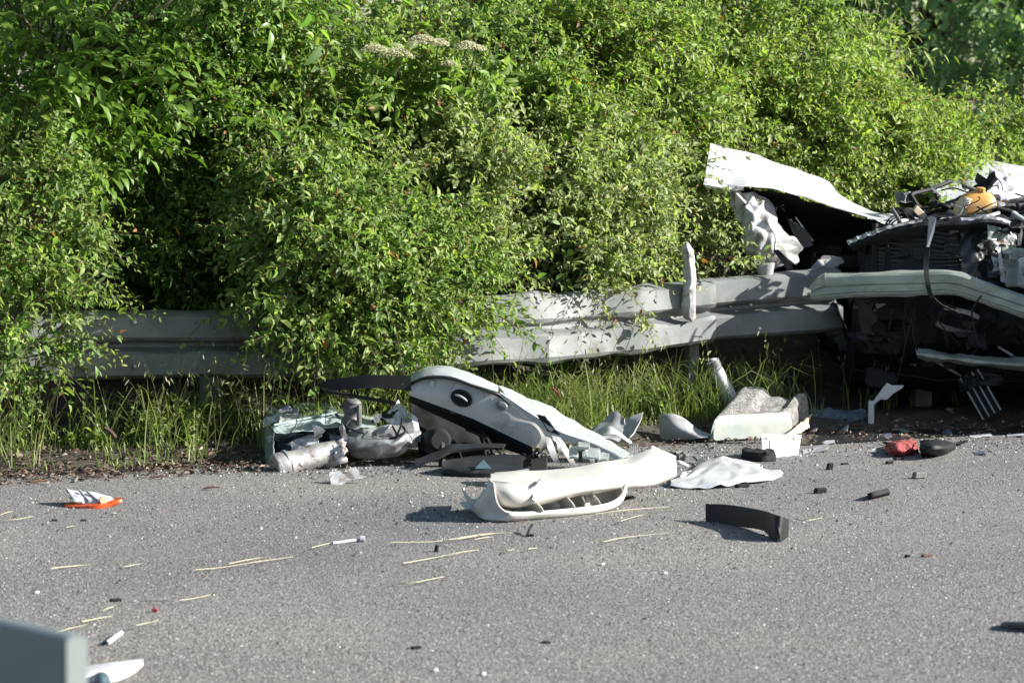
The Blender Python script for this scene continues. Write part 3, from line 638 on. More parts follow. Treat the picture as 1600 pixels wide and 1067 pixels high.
# brome seed stalks with hanging spikelets
p, u, s = on_verge(420, .25, .95, -1.0, 4.9, lambda u, s: .25+.75*np.array([max(0, noise.noise((a*1.4, b_*2, 2.0))*1.8) for a, b_ in zip(u, s)]))
VV = []; TT_ = []; CC = []; o0 = 0
def addm(V, T, Cc):
    global o0
    VV.append(V); TT_.append(T+o0); CC.append(Cc); o0 += len(V)
for q in p:
    h = RNG.uniform(.30, .62); a = RNG.uniform(0, 6.28); l = np.array([math.cos(a), math.sin(a)]); ln_ = RNG.uniform(.2, .7)
    pts = [Vector((q[0]+l[0]*ln_*h*.55*t**2, q[1]+l[1]*ln_*h*.55*t**2, q[2]+h*(t-.28*ln_*t**3))) for t in (0, .35, .65, .85, 1)]
    v_, f_ = tube('', pts, [.0016, .0014, .0012, .001, .0006], None, n=3, lists=True, cap=False)
    tri = []
    for f4 in f_: tri += [(f4[0], f4[1], f4[2]), (f4[0], f4[2], f4[3])]
    addm(np.array([tuple(x) for x in v_]), np.array(tri), np.tile([.16, .18, .07], (len(v_), 1)))
    k = RNG.integers(6, 12); tt = RNG.uniform(.62, 1, k)
    bp_ = np.array([[q[0]+l[0]*ln_*h*.55*t**2, q[1]+l[1]*ln_*h*.55*t**2, q[2]+h*(t-.28*ln_*t**3)] for t in tt])+RNG.normal(size=(k, 3))*np.array([.014, .014, .008])
    dn = unit(np.tile([l[0]*.5, l[1]*.5, -1.], (k, 1))+RNG.normal(size=(k, 3))*.35)
    ls = RNG.uniform(.02, .042, k)
    addm(*leaves(bp_, dn, RNG.normal(size=(k, 3)), ls, ls*.2, np.tile([.24, .24, .13], (k, 1))*RNG.uniform(.8, 1.3, (k, 1)), .1, .1))
tag(from_np('grass_seed_heads', np.vstack(VV), np.vstack(TT_), 'grass_blade', np.vstack(CC)), 'brome grass stalks with drooping pale seed heads at the guardrail', 'grass', kind='stuff')
# broad leaved weeds
def weed(px, py, z, r, n, label, leaf=.04, base=YEL*.75):
    q = G(px, py, z); q.z = gz(q.x, q.y); t_ = thing('weed', label, 'weed', q, 'weeds on the verge')
    (V, T, Cc), (TV, TT) = grow([(q.x, q.y, q.z+r*.55, r, r*.7, r*.55)], n, L=r*.9, nl=6, leaf=leaf, aspect=.75, base=base, red=0, droop=.25)
    V[:, 2] = np.maximum(V[:, 2], q.z-.005); from_np('foliage', V, T, 'leaf', Cc, t_, 'stuff'); from_np('stalks', TV, TT, 'leaf', np.tile([.1, .13, .03], (len(TV), 1)), t_, 'stuff')
weed(270, 700, .03, .13, 50, 'round leaved weed patch beside the crumpled green panel pile'); weed(325, 690, .03, .12, 40, 'round leaved weed hugging the rim of the crumpled pile'); weed(103, 710, .02, .05, 9, 'small lone seedling between grass tufts near the litter strip', .03)
weed(160, 712, .02, .06, 10, 'low weed beside the white shard in the grass', .035); weed(235, 708, .02, .10, 30, 'low spreading weed at the turf edge', .03); weed(460, 640, .05, .14, 40, 'leafy weed behind the crumpled green panel', .045)
weed(880, 640, .05, .12, 36, 'leafy weed in the grass behind the door glass', .04); weed(1010, 655, .05, .10, 26, 'leafy weed beside the curved grey liner', .035); weed(30, 690, .03, .10, 24, 'leafy weed at the foot of the buried guardrail end', .045)

# dead leaf and bark litter strip
def litter(n, u0, u1, s0, s1):
    u = RNG.uniform(u0, u1, n); s = s0+(s1-s0)*RNG.beta(2, 2, n)
    k = (u < 1.35+.3*RNG.normal(size=n)) | (RNG.uniform(0, 1, n) < .22); u, s = u[k], s[k]; n = len(u)
    p = np.array([tuple(US(a, b_, max(0.0, gz(*US(a, b_).xy)))) for a, b_ in zip(u, s)]); p[:, 2] += RNG.uniform(.001, .012, n)
    a = RNG.uniform(0, 6.28, n); d = np.stack([np.cos(a), np.sin(a), RNG.uniform(-.1, .35, n)], 1)
    ln = RNG.uniform(.010, .042, n); pal = np.array([[.085, .058, .04], [.14, .105, .078], [.045, .034, .026], [.22, .18, .145], [.11, .058, .038]])
    return leaves(p, d, np.tile([0, 0, 1.], (n, 1))+RNG.normal(size=(n, 3))*.45, ln, ln*RNG.uniform(.25, .6, n), pal[RNG.integers(0, 5, n)]*RNG.uniform(.7, 1.3, (n, 1)), .3, .35)
_a = litter(9500, -1.2, 5.5, -.36, .52)
tag(from_np('leaf_litter', _a[0], _a[1], 'litter', _a[2]), 'brown dead leaves and bark flakes along the road edge', 'leaf litter', kind='stuff')

# ------------------------------------------------------------------ guardrail
grl = thing('guardrail', 'dented galvanised steel guardrail running along the verge under the shrubs', 'guardrail', US(2.5, .78, .03))
PROF = [(0, .0), (.035, .055), (.075, .075), (.37, .078), (.395, .070), (.455, .012), (.48, .006), (.52, .006), (.545, .012), (.605, .070), (.63, .078), (.925, .075), (.965, .055), (1, 0)]
def beam(name, st, seed=0, dent=0.0, off=0.0, bulge=1.0):
    """st: stations (px, top py, bottom py, Y, push)"""
    rows = []
    for t, d in PROF:
        r = []
        for px, ty, by, Y, push in st:
            T, B = P(px, ty, Y), P(px, by, Y - push)
            q = T.lerp(B, t); q = q - SDIR*(d*bulge*(1 - (0.5 if push > .06 else 0)) + off); r.append(q)
        rows.append(r)
    return sheet(name, rows, 'steel_galvanised', grl, .004, 40, len(PROF), dent, 4.0, seed, True, linear_v=True, linear_u=False, sharp=14)
def ry(px): return behind(px, 0)
b1 = beam('beam', [(-60, 486, 596, ry(-60), 0), (100, 486, 594, ry(100), 0), (250, 486, 591, ry(250), 0), (330, 487, 590, ry(330)-.02, .02), (420, 486, 590, ry(420)-.03, .03), (560, 480, 586, ry(560)-.05, .03), (735, 466, 572, ry(735)-.10, .03)], 3, .010)
b2 = beam('beam', [(690, 470, 576, ry(690)-.10, .04), (760, 463, 570, ry(760)-.12, .10), (850, 458, 566, ry(850)-.10, .12), (940, 451, 557, ry(940)-.06, .12), (1010, 446, 549, ry(1010)-.05, .06), (1085, 439, 537, ry(1085)-.02, .02), (1106, 437, 533, ry(1106)-.01, .0)], 8, .014, .008, .85)
b3 = beam('beam', [(1088, 438, 533, ry(1088), 0), (1180, 430, 526, ry(1180), 0), (1250, 424, 521, ry(1250), 0), (1305, 419, 517, ry(1305), 0)], 5, .004)
def bolt(par, px, py, r=.013):
    q = P(px, py, ry(px)-.088); d = -SDIR
    tube('bolt', [q+SDIR*.01, q+d*.006, q+d*.012], [r, r, r*.6], 'bare_steel', par, n=8)
for px, py in [(1186, 449), (1186, 513)]: bolt(b3, px, py)
for px, py in [(1112, 478), (1140, 478), (1172, 476)]: 
    q = P(px, py, ry(px)-.012); tube('bolt', [q+SDIR*.01, q-SDIR*.006, q-SDIR*.012], [.012, .012, .007], 'bare_steel', b3, n=8)
for px, py in [(742, 488), (742, 548), (210, 503), (210, 572)]: bolt(b1, px, py)
# bent, torn post standing above the rail
Yp = ry(1075)-.16
crush('post', [[P(1070, 500, Yp+.03), P(1082, 503, Yp), P(1088, 498, Yp+.04)], [P(1066, 470, Yp), P(1084, 470, Yp-.02), P(1087, 470, Yp+.04)], [P(1067, 430, Yp), P(1084, 430, Yp-.02), P(1086, 430, Yp+.04)], [P(1064, 400, Yp+.01), P(1083, 400, Yp-.01), P(1085, 402, Yp+.04)], [P(1067, 380, Yp+.02), P(1075, 378, Yp-.0), P(1083, 388, Yp+.03)]], 'white_inner_metal', grl, 4, 10, .006, 2, tear=.007, th=.006)
q = P(1080, 545, ry(1080)+.05); box('post', (q.x, q.y, .26), UDIR*.055, SDIR*.05, (.02, 0, .56), 'steel_galvanised', grl)
for px in (330, -20, 1440):
    q = P(px, 540, ry(px)+.06); z0 = gz(q.x, q.y)
    box('post', (q.x, q.y, z0+.22), UDIR*.10, SDIR*.055, (0, 0, .56), 'steel_galvanised', grl)

# ------------------------------------------------------------------ wrecked car (front towards the road)
cb = G(1540, 668); car = thing('wrecked_car', 'white car crushed to its engine, bonnet peeled open over the guardrail', 'car', (cb.x, cb.y+.5, 0))
Yc = 16.0
hood = sheet('bonnet', [
    [P(1110, 225, 16.70), P(1152, 236, 16.70), P(1215, 254, 16.70), P(1286, 281, 16.65), P(1312, 303, 16.60), P(1352, 326, 16.55), P(1398, 338, 16.50)],
    [P(1106, 250, 16.50), P(1150, 258, 16.50), P(1212, 272, 16.50), P(1280, 297, 16.48), P(1312, 313, 16.45), P(1350, 330, 16.42), P(1396, 342, 16.40)],
    [P(1101, 280, 16.30), P(1145, 284, 16.30), P(1205, 290, 16.30), P(1265, 306, 16.30), P(1310, 323, 16.30), P(1350, 334, 16.30), P(1394, 345, 16.30)],
    [P(1099, 290, 16.25), P(1140, 292, 16.25), P(1200, 295, 16.25), P(1255, 309, 16.27), P(1308, 326, 16.28), P(1350, 337, 16.28), P(1392, 348, 16.28)]], 'white_paint', car, .003, 60, 26, .009, 5, 4)
sheet('folded_edge', [[P(1100, 284, 16.25), P(1118, 286, 16.23), P(1140, 289, 16.22), P(1162, 292, 16.22)], [P(1102, 291, 16.20), P(1120, 293, 16.20), P(1142, 297, 16.22), P(1162, 295, 16.24)], [P(1104, 296, 16.26), P(1122, 297, 16.26), P(1140, 300, 16.28), P(1162, 297, 16.30)]], 'white_paint', hood, .002, 20, 8, .004, 20, 2)
# dark under-bonnet liner that hangs behind the bonnet edge
sheet('inner_liner', [
    [P(1138, 296, 16.32), P(1200, 298, 16.34), P(1260, 312, 16.34), P(1320, 332, 16.34), P(1392, 350, 16.34)],
    [P(1160, 335, 16.70), P(1205, 338, 16.70), P(1260, 345, 16.65), P(1320, 352, 16.60), P(1392, 362, 16.50)],
    [P(1185, 372, 16.95), P(1215, 375, 16.95), P(1262, 378, 16.90), P(1320, 380, 16.80), P(1390, 385, 16.65)],
    [P(1200, 425, 17.00), P(1225, 425, 17.00), P(1265, 425, 16.95), P(1320, 425, 16.85), P(1390, 425, 16.70)]], 'dark_plastic_and_shade', car, .003, 30, 20, .02, 6, 3)
crush('crumpled_fender', [
    [P(1134, 297, 16.26), P(1152, 299, 16.26), P(1176, 302, 16.30), P(1196, 306, 16.40)],
    [P(1148, 320, 16.26), P(1166, 318, 16.20), P(1190, 318, 16.25), P(1206, 330, 16.36)],
    [P(1156, 350, 16.22), P(1172, 346, 16.14), P(1196, 342, 16.16), P(1216, 352, 16.28)],
    [P(1160, 378, 16.20), P(1184, 372, 16.10), P(1210, 365, 16.12), P(1240, 370, 16.24)],
    [P(1168, 400, 16.20), P(1190, 398, 16.10), P(1218, 392, 16.12), P(1254, 388, 16.22)],
    [P(1180, 418, 16.26), P(1200, 420, 16.18), P(1225, 416, 16.16), P(1246, 408, 16.24)]], 'white_inner_metal', car, 10, 12, .028, 3, tear=.012)
sheet('torn_strip', [[P(1208, 392, 16.06), P(1216, 390, 16.05)], [P(1220, 408, 16.00), P(1230, 404, 16.00)], [P(1232, 424, 15.98), P(1240, 420, 15.98)]], 'black_metal', car, .003, 4, 8)
for dx in (0, 9):
    tube('rod', [P(1235+dx*.9, 343-dx*.4, 16.38), P(1248+dx, 362-dx*.4, 16.36), P(1263+dx*.9, 385-dx*.9, 16.34)], .004, 'bare_steel', car, n=6)
sheet('bracket', [[P(1230, 340, 16.12), P(1238, 345, 16.12)], [P(1240, 366, 16.12), P(1262, 362, 16.12)], [P(1256, 388, 16.10), P(1270, 384, 16.10)]], 'black_metal', car, .004, 4, 6)
for px, py, w_, h_, m_ in [(1282, 404, 26, 26, 'dark_plastic_and_shade'), (1278, 398, 14, 8, 'grey_plastic'), (1300, 392, 30, 22, 'black_plastic'), (1324, 408, 40, 24, 'black_metal')]:
    s_ = 16.6/F; box('engine_block_piece', P(px, py, 16.6), (w_*s_, 0, 0), (0, .12, 0), (0, 0, h_*s_), m_, car, .25)
crush('strut_bracket', [[P(1258, 424, 16.3), P(1288, 396, 16.35)], [P(1290, 424, 16.3), P(1310, 404, 16.35)], [P(1310, 418, 16.3), P(1318, 404, 16.35)]], 'grey_plastic', car, 6, 5, .02, 2, tear=.01)
# mass of the crushed engine bay, cabin and body behind
def lump(name, spec, m_, seed, crumple=.03, freq=5, par=car):
    """closed crushed volume from stacked rings of world points"""
    rows = []
    for (x0, x1, y0, y1, z) in spec:
        rows.append([Vector((x0, y0, z)), Vector(((x0+x1)/2, y0-.03, z)), Vector((x1, y0, z)), Vector((x1, (y0+y1)/2, z)), Vector((x1, y1, z)), Vector(((x0+x1)/2, y1, z)), Vector((x0, y1, z)), Vector((x0, (y0+y1)/2, z)), Vector((x0, y0, z))])
    c0 = [(rows[0][0]+rows[0][4])/2]*9; c1 = [(rows[-1][0]+rows[-1][4])/2]*9
    return sheet(name, [c0]+rows+[c1], m_, par, .004, 41, 30, crumple, freq, seed, linear_v=True)
lump('engine', [(1.78, 3.25, 16.35, 17.3, .16), (1.72, 3.3, 16.28, 17.4, .35), (1.75, 3.3, 16.28, 17.4, .7), (1.85, 3.25, 16.35, 17.4, .9)], 'black_metal', 4, .06, 6)
lump('body_shell', [(1.85, 3.5, 17.3, 20.2, .22), (1.75, 3.55, 17.2, 20.4, .4), (1.78, 3.55, 17.2, 20.4, .85), (2.0, 3.45, 17.5, 20.2, .98)], 'white_paint', 9, .03, 2)
for X, Y in [(1.95, 16.95), (3.25, 17.0)]:
    ring = []
    V, Fc = tube('', [(X-.10, Y, .29), (X-.10, Y, .29), (X-.07, Y, .29), (X+.07, Y, .29), (X+.10, Y, .29), (X+.10, Y, .29)], [.17, .27, .295, .295, .27, .17], None, n=28, lists=True)
    wh = join_lists('wheel', [(V, Fc)], 'tyre_and_shade_black', car, True)
    tube('rim', [(X-.105, Y, .29), (X+.105, Y, .29)], .165, 'bare_steel', wh, n=20)
lump('off_side_shade_wing', [(2.80, 3.5, 15.5, 17.2, .12), (2.76, 3.55, 15.35, 17.3, .4), (2.78, 3.55, 15.35, 17.3, .85), (2.9, 3.45, 15.6, 17.3, 1.05)], 'white_paint', 12, .05, 4)  # out of view; added and drawn forward to shade the beam and radiator
sheet('arch_shade_sheet', [[Vector((1.62, 16.05, .56)), Vector((1.66, 16.5, .62)), Vector((1.72, 17.0, .6))], [Vector((1.70, 16.1, .42)), Vector((1.72, 16.5, .45)), Vector((1.76, 17.0, .42))], [Vector((1.74, 16.15, .16)), Vector((1.76, 16.5, .14)), Vector((1.8, 17.0, .16))]], 'black_plastic', car, .004, 14, 14, .02, 6, 2)  # black sheet added to stand in for the dark void behind the beam
sheet('underbody_shade_sheet', [[Vector((1.72, 15.98, .26)), Vector((2.3, 15.95, .22)), Vector((2.95, 15.95, .22))], [Vector((1.72, 16.4, .14)), Vector((2.3, 16.4, .13)), Vector((2.95, 16.4, .13))], [Vector((1.75, 17.4, .16)), Vector((2.3, 17.4, .15)), Vector((2.95, 17.4, .15))]], 'black_plastic', car, .004, 20, 14, .03, 5, 4)  # black sheet put in for the deep shade beneath the car
# white roof and torn grey panel behind
sheet('roof', [[P(1428, 262, 18.6), P(1470, 253, 18.6), P(1520, 250, 18.6), P(1570, 255, 18.6), P(1640, 268, 18.6), P(1760, 290, 18.6)], [P(1434, 278, 18.1), P(1475, 272, 18.1), P(1520, 270, 18.1), P(1570, 272, 18.1), P(1640, 285, 18.1), P(1760, 300, 18.1)], [P(1462, 300, 17.75), P(1490, 300, 17.75), P(1525, 298, 17.75), P(1570, 300, 17.75), P(1640, 310, 17.75), P(1760, 320, 17.75)], [P(1480, 330, 17.7), P(1500, 330, 17.7), P(1530, 330, 17.7), P(1570, 330, 17.7), P(1640, 340, 17.7), P(1760, 345, 17.7)]], 'white_paint', car, .004, 40, 20, .006, 3, 6)
crush('torn_panel', [[P(1541, 256, 16.9), P(1570, 268, 16.9), P(1600, 286, 16.9), P(1660, 320, 16.9)], [P(1547, 268, 16.75), P(1575, 284, 16.75), P(1604, 303, 16.75), P(1660, 336, 16.75)], [P(1544, 288, 16.6), P(1570, 302, 16.6), P(1600, 318, 16.6), P(1660, 350, 16.6)]], 'grey_plastic', car, 10, 6, .016, 2, tear=.01)
sheet('panel_tab', [[P(1562, 262, 16.95), P(1598, 262, 16.95)], [P(1570, 270, 16.9), P(1596, 276, 16.9)]], 'white_paint', car, .004, 8, 5, .004, 10, 1)
sheet('black_arm', [[P(1482, 320, 16.6), P(1510, 305, 16.6), P(1535, 288, 16.6), P(1556, 274, 16.6)], [P(1486, 330, 16.55), P(1514, 316, 16.55), P(1540, 300, 16.55), P(1560, 282, 16.55)]], 'black_metal', car, .02, 14, 6, .012, 12, 4)
plate('black_shard', [P(1523, 280, 16.58), P(1528, 270, 16.58), P(1545, 282, 16.58), P(1550, 290, 16.58), P(1530, 296, 16.58)], 'black_metal', car, (0, .01, 0), .004)
tube('wire', [P(1555, 275, 16.6), P(1564, 286, 16.58), P(1567, 298, 16.56)], .003, 'rubber', car, n=6, seg=8)
# latch frame and cables above the radiator
tube('latch_frame', [P(1436, 326, 16.3), P(1427, 312, 16.32), P(1425, 304, 16.34), P(1448, 298, 16.4), P(1470, 290, 16.45), P(1486, 283, 16.5)], [.012, .013, .013, .011, .011, .012], 'dark_plastic_and_shade', car, n=6, seg=16)
tube('latch_frame', [P(1460, 296, 16.4), P(1464, 310, 16.38), P(1460, 322, 16.36), P(1438, 326, 16.34)], .010, 'black_plastic', car, n=6, seg=10)
tube('cable', [P(1470, 298, 16.38), P(1490, 294, 16.36), P(1510, 300, 16.35), P(1540, 306, 16.4)], .004, 'rubber', car, n=6, seg=12)
for k in range(3):
    tube('cable', [P(1383+k*3, 352+k, 16.2-.02*k), P(1392+k*4, 340+k*2, 16.25), P(1408+k*3, 334+k*3, 16.28), P(1424+k*2, 338+k*3, 16.25), P(1434+k, 348+k, 16.2)], .005, 'rubber', car, n=6, seg=16)
box('relay_box', P(1437, 333, 16.2), UDIR*.06+Vector((0, 0, -.05)), (0, .06, 0), (.015, 0, .03), 'beige_plastic', car)
for k, (a, b_, r_) in enumerate([((1455, 318), (1500, 332), .014), ((1470, 330), (1520, 322), .012), ((1440, 338), (1490, 326), .01), ((1500, 318), (1560, 310), .02), ((1510, 330), (1600, 322), .018)]):
    tube('hose', [P(*a, 16.45), P((a[0]+b_[0])/2, (a[1]+b_[1])/2-3, 16.4), P(*b_, 16.45)], r_, 'rubber' if k % 2 else 'black_metal', car, n=8, seg=8)
crush('slam_panel', [[P(1440, 330, 16.5), P(1500, 320, 16.55), P(1560, 312, 16.6), P(1640, 310, 16.6)], [P(1440, 345, 16.1), P(1500, 338, 16.15), P(1560, 335, 16.2), P(1640, 338, 16.2)]], 'black_metal', car, 14, 6, .035, 2, tear=.01)
# orange reservoir
tk = sheet('coolant_tank', [[P(1524, 336, 16.15)]*17] + [[Vector(P(px, py, 16.15)) + Vector((math.copysign(abs(math.cos(a))**.6, math.cos(a))*rx, math.copysign(abs(math.sin(a))**.6, math.sin(a))*ry_, 0)) for a in [i*math.pi/8 for i in range(17)]] for px, py, rx, ry_ in [(1524, 334, .105, .07), (1524, 326, .108, .075), (1526, 316, .10, .07), (1528, 306, .078, .055), (1530, 300, .045, .036), (1531, 297, .022, .02), (1532, 293, .022, .02)]] + [[P(1532, 293, 16.15)]*17], 'orange_plastic', car, .002, 33, 30, .004, 12, 2)
tube('cap', [P(1534, 300, 16.12), P(1535, 295, 16.12), P(1535, 294, 16.12)], [.016, .018, .012], 'orange_plastic', tk, n=10)
sheet('tank_half', [[P(1492, 334, 16.14), P(1496, 320, 16.13), P(1504, 310, 16.13), P(1512, 308, 16.13)], [P(1496, 337, 16.06), P(1500, 324, 16.05), P(1508, 314, 16.05), P(1514, 311, 16.06)], [P(1510, 338, 16.06), P(1512, 326, 16.04), P(1515, 318, 16.04), P(1518, 313, 16.06)]], 'beige_plastic', tk, .006, 12, 10, .003, 14, 3)
tube('tank_spout', [P(1530, 331, 16.04), P(1556, 323, 16.04)], .006, 'beige_plastic', tk, n=6)
# corrugated hose
pts = []; rs = []
for i in range(31):
    t_ = i/30; pts.append(P(1552, 326, 16.08).lerp(P(1582, 334, 16.04), t_)); rs.append(.016+.004*(i % 2))
tube('corrugated_hose', pts, rs, 'rubber', car, n=10); tube('hose', [P(1582, 334, 16.04), P(1592, 341, 16.02), P(1612, 352, 16.0)], .018, 'grey_plastic', car, n=10, seg=6)
# radiator: tubes and fins, bowed core
def core(px, py): # bowed core surface depth
    return 15.95 + .08*((px-1480)/110)**2 - .05*((py-400)/60)
rad = sheet('radiator', [[P(px, py, core(px, py)+.035) for px in (1368, 1410, 1460, 1510, 1560, 1592)] for py in (352, 375, 400, 425, 452)], 'black_metal', car, .03, 20, 12, .006, 8, 1)
sheet('radiator_cowl', [[P(px, py, core(px, py)-.022) for px in (1500, 1530, 1560, 1588)] for py in (352, 372, 395, 415, 434)], 'scraped_black', rad, .004, 30, 26, .012, 12, 5, fold=True, sharp=30, ragged=.012)
parts = []
for i in range(15):
    py = 356+i*6.4; r_ = [P(px, py+3*math.sin(px*.03+i*.2)-(px-1480)*.02+4*noise.noise((px*.03, py*.05, 2))+random.uniform(-.6, .6), core(px, py)+.03*noise.noise((px*.02, py*.03, 8))) for px in range(1372, 1590, 10)]
    parts.append(tube('', r_, .0052, None, n=4, lists=True))
join_lists('cooling_fins', parts, 'radiator_fins', rad)['kind'] = 'stuff'
for px, w_ in ((1368, .016), (1388, .012), (1590, .014)):
    tube('side_tank', [P(px, 350, core(px, 350)), P(px-1, 400, core(px, 400)), P(px-3, 455, core(px, 455))], w_, 'black_plastic', rad, n=8, seg=8)
sheet('upper_frame', [[P(1325, 379, 15.98), P(1350, 366, 15.98), P(1390, 354, 15.96), P(1442, 342, 15.95)], [P(1326, 384, 15.9), P(1352, 372, 15.9), P(1392, 361, 15.88), P(1444, 350, 15.87)], [P(1332, 390, 15.95), P(1356, 382, 15.95), P(1394, 374, 15.92), P(1446, 364, 15.9)]], 'black_plastic', car, .006, 30, 10, .006, 14, 3, ragged=.004)
sheet('chipped_edge', [[P(1324, 378, 15.93), P(1345, 368, 15.92), P(1365, 361, 15.91), P(1392, 353, 15.90), P(1440, 344, 15.88)], [P(1326, 383, 15.89), P(1347, 372, 15.89), P(1367, 366, 15.88), P(1394, 357, 15.88), P(1442, 347, 15.86)]], 'white_inner_metal', car, .003, 34, 5, .006, 20, 6, ragged=.005)
sheet('upper_frame', [[P(1442, 345, 15.98), P(1500, 340, 15.95), P(1545, 336, 15.95), P(1598, 345, 16.0)], [P(1444, 352, 15.88), P(1500, 350, 15.86), P(1545, 346, 15.86), P(1596, 354, 15.9)], [P(1446, 360, 15.92), P(1500, 358, 15.9), P(1545, 356, 15.9), P(1594, 364, 15.95)]], 'black_plastic', car, .006, 30, 10, .012, 10, 5, ragged=.004)
crush('chrome_strip', [[P(1500, 341, 15.84), P(1530, 337, 15.83), P(1560, 338, 15.84), P(1590, 350, 15.88)], [P(1502, 345, 15.82), P(1532, 342, 15.81), P(1560, 344, 15.82), P(1586, 356, 15.86)]], 'bare_steel', car, 12, 4, .014, 2)
crush('scraped_patch', [[P(1552, 358, 15.86), P(1572, 356, 15.86), P(1582, 360, 15.88)], [P(1550, 372, 15.85), P(1570, 374, 15.85), P(1580, 376, 15.88)], [P(1552, 388, 15.86), P(1568, 388, 15.86), P(1574, 384, 15.88)]], 'white_inner_metal', car, 6, 7, .016, 2, tear=.012)
box('headlamp_bracket', P(1585, 418, 15.9), (.10, .02, 0), (0, .05, 0), (-.01, 0, .19), 'aluminium_green', car)
sheet('bracket_lip', [[P(1558, 388, 15.84), P(1563, 386, 15.84)], [P(1561, 415, 15.82), P(1567, 414, 15.82)], [P(1564, 440, 15.8), P(1572, 442, 15.8)]], 'white_inner_metal', car, .003, 5, 12, .006, 20, 2, ragged=.004)
sheet('bracket_lip', [[P(1590, 405, 15.82), P(1600, 402, 15.82)], [P(1592, 425, 15.8), P(1602, 424, 15.8)], [P(1588, 446, 15.8), P(1600, 450, 15.8)]], 'white_inner_metal', car, .003, 5, 12, .008, 20, 7, ragged=.004)
# seat-belt-like strap hanging over radiator and beam
st = [(1458, 336, 15.80), (1454, 352, 15.74), (1449, 385, 15.70), (1447, 415, 15.64), (1449, 440, 15.50), (1455, 462, 15.46), (1468, 475, 15.48), (1486, 484, 15.52), (1500, 494, 15.56)]
sheet('strap', [[P(a-4, b_, y) for a, b_, y in st], [P(a+4, b_+1, y-.01) for a, b_, y in st]], 'rubber', car, .003, 40, 4)
plate('strap_clip', [P(1452, 338, 15.72), P(1463, 340, 15.70), P(1460, 362, 15.68), P(1452, 386, 15.66), P(1448, 386, 15.66)], 'grey_plastic', car, (0, .006, 0))
# bumper beam
def bb(px):
    top_ = np.interp(px, [1268, 1285, 1350, 1490, 1600, 1760], [447, 433, 430, 427, 464, 500]); bot = np.interp(px, [1268, 1285, 1350, 1490, 1600, 1760], [468, 467, 462, 459, 494, 530]); Y = np.interp(px, [1268, 1490, 1600, 1760], [15.85, 15.62, 15.58, 15.6]); return float(top_), float(bot), float(Y)
rows = []
for t_, d in [(-.12, .10), (0, .008), (.06, 0), (.42, 0), (.45, .007), (.49, .007), (.52, 0), (.78, 0), (.82, .010), (.90, .010), (1, .016), (1.02, .09)]:
    rows.append([P(px, bb(px)[0]+(bb(px)[1]-bb(px)[0])*t_, bb(px)[2]+d) for px in (1268, 1285, 1310, 1350, 1400, 1450, 1480, 1500, 1530, 1570, 1600, 1660, 1760)])
bbm = sheet('bumper_beam', rows, 'aluminium_green', car, .004, 60, len(rows), .006, 6, 3, linear_v=True)
tube('clip', [P(1285, 437, 15.78), P(1288, 428, 15.74), P(1290, 436, 15.72), P(1289, 446, 15.74)], .003, 'bare_steel', bbm, n=5, seg=10)
sheet('beam_end', [[P(1268, 448, 15.84), P(1275, 436, 15.86), P(1290, 426, 15.9)], [P(1266, 466, 15.86), P(1274, 466, 15.9), P(1290, 460, 15.95)]], 'aluminium_green', bbm, .004, 8, 8)
# dark lower front: second cooler, pipes, cross member
sheet('crash_box', [[P(1342, 470, 15.95), P(1368, 470, 15.93)], [P(1344, 495, 15.95), P(1370, 495, 15.93)], [P(1346, 520, 15.96), P(1366, 522, 15.94)]], 'black_metal', car, .05, 6, 8, .008, 12, 4)
sheet('lower_cross_member', [[P(1430, 546, 15.9), P(1480, 552, 15.88), P(1530, 557, 15.88), P(1600, 560, 15.9), P(1740, 560, 15.95)], [P(1432, 553, 15.85), P(1480, 559, 15.83), P(1530, 565, 15.83), P(1600, 570, 15.85), P(1740, 572, 15.9)], [P(1434, 560, 15.9), P(1480, 566, 15.88), P(1530, 570, 15.88), P(1600, 578, 15.9), P(1740, 580, 15.95)]], 'aluminium_green', car, .004, 30, 8, .008, 9, 2)
rr = random.Random(21)
for k in range(16):
    a = (rr.uniform(1350, 1600), rr.uniform(470, 560)); b_ = (a[0]+rr.uniform(-60, 60), a[1]+rr.uniform(-10, 60))
    tube('hose' if k % 2 else 'pipe', [P(*a, 16.0+rr.uniform(-.1, .1)), P((a[0]+b_[0])/2+rr.uniform(-15, 15), (a[1]+b_[1])/2, 15.95), P(*b_, 16.05+rr.uniform(-.1, .1))], rr.uniform(.004, .014), ['rubber', 'black_metal', 'black_plastic', 'bare_steel'][k % 4], car, n=6, seg=8)
for k in range(10):
    px, py = rr.uniform(1400, 1600), rr.uniform(480, 590)
    plate('broken_bracket', [P(px+rr.uniform(-14, 14), py+rr.uniform(-9, 9), 15.95) for _ in range(4)], ['black_metal', 'dark_plastic_and_shade', 'grey_rubber', 'black_plastic'][k % 4], car, (0, .01, 0))
rr = random.Random(77)
for k in range(26):
    a = (rr.uniform(1380, 1600), rr.uniform(300, 350)); b_ = (a[0]+rr.uniform(-60, 60), a[1]+rr.uniform(-10, 30)); y_ = rr.uniform(15.95, 16.4)
    tube('cable' if k % 3 else 'hose', [P(*a, y_), P((a[0]+b_[0])/2+rr.uniform(-12, 12), (a[1]+b_[1])/2-rr.uniform(-8, 14), y_-.05), P(b_[0]-4, b_[1]-5, y_-.02), P(*b_, y_)], rr.choice((.003, .004, .006, .010)), ['rubber', 'black_plastic', 'grey_rubber', 'rubber', 'bare_steel'][k % 5], car, n=6, seg=12)
for k in range(7):
    a = (rr.uniform(1390, 1600), rr.uniform(440, 520)); y_ = rr.uniform(15.5, 15.9)
    tube('hanging_wire', [P(*a, y_), P(a[0]+rr.uniform(-15, 15), a[1]+rr.uniform(20, 40), y_-.03), P(a[0]+rr.uniform(-30, 30), a[1]+rr.uniform(50, 100), y_)], rr.choice((.002, .003, .005)), 'rubber', car, n=5, seg=10)
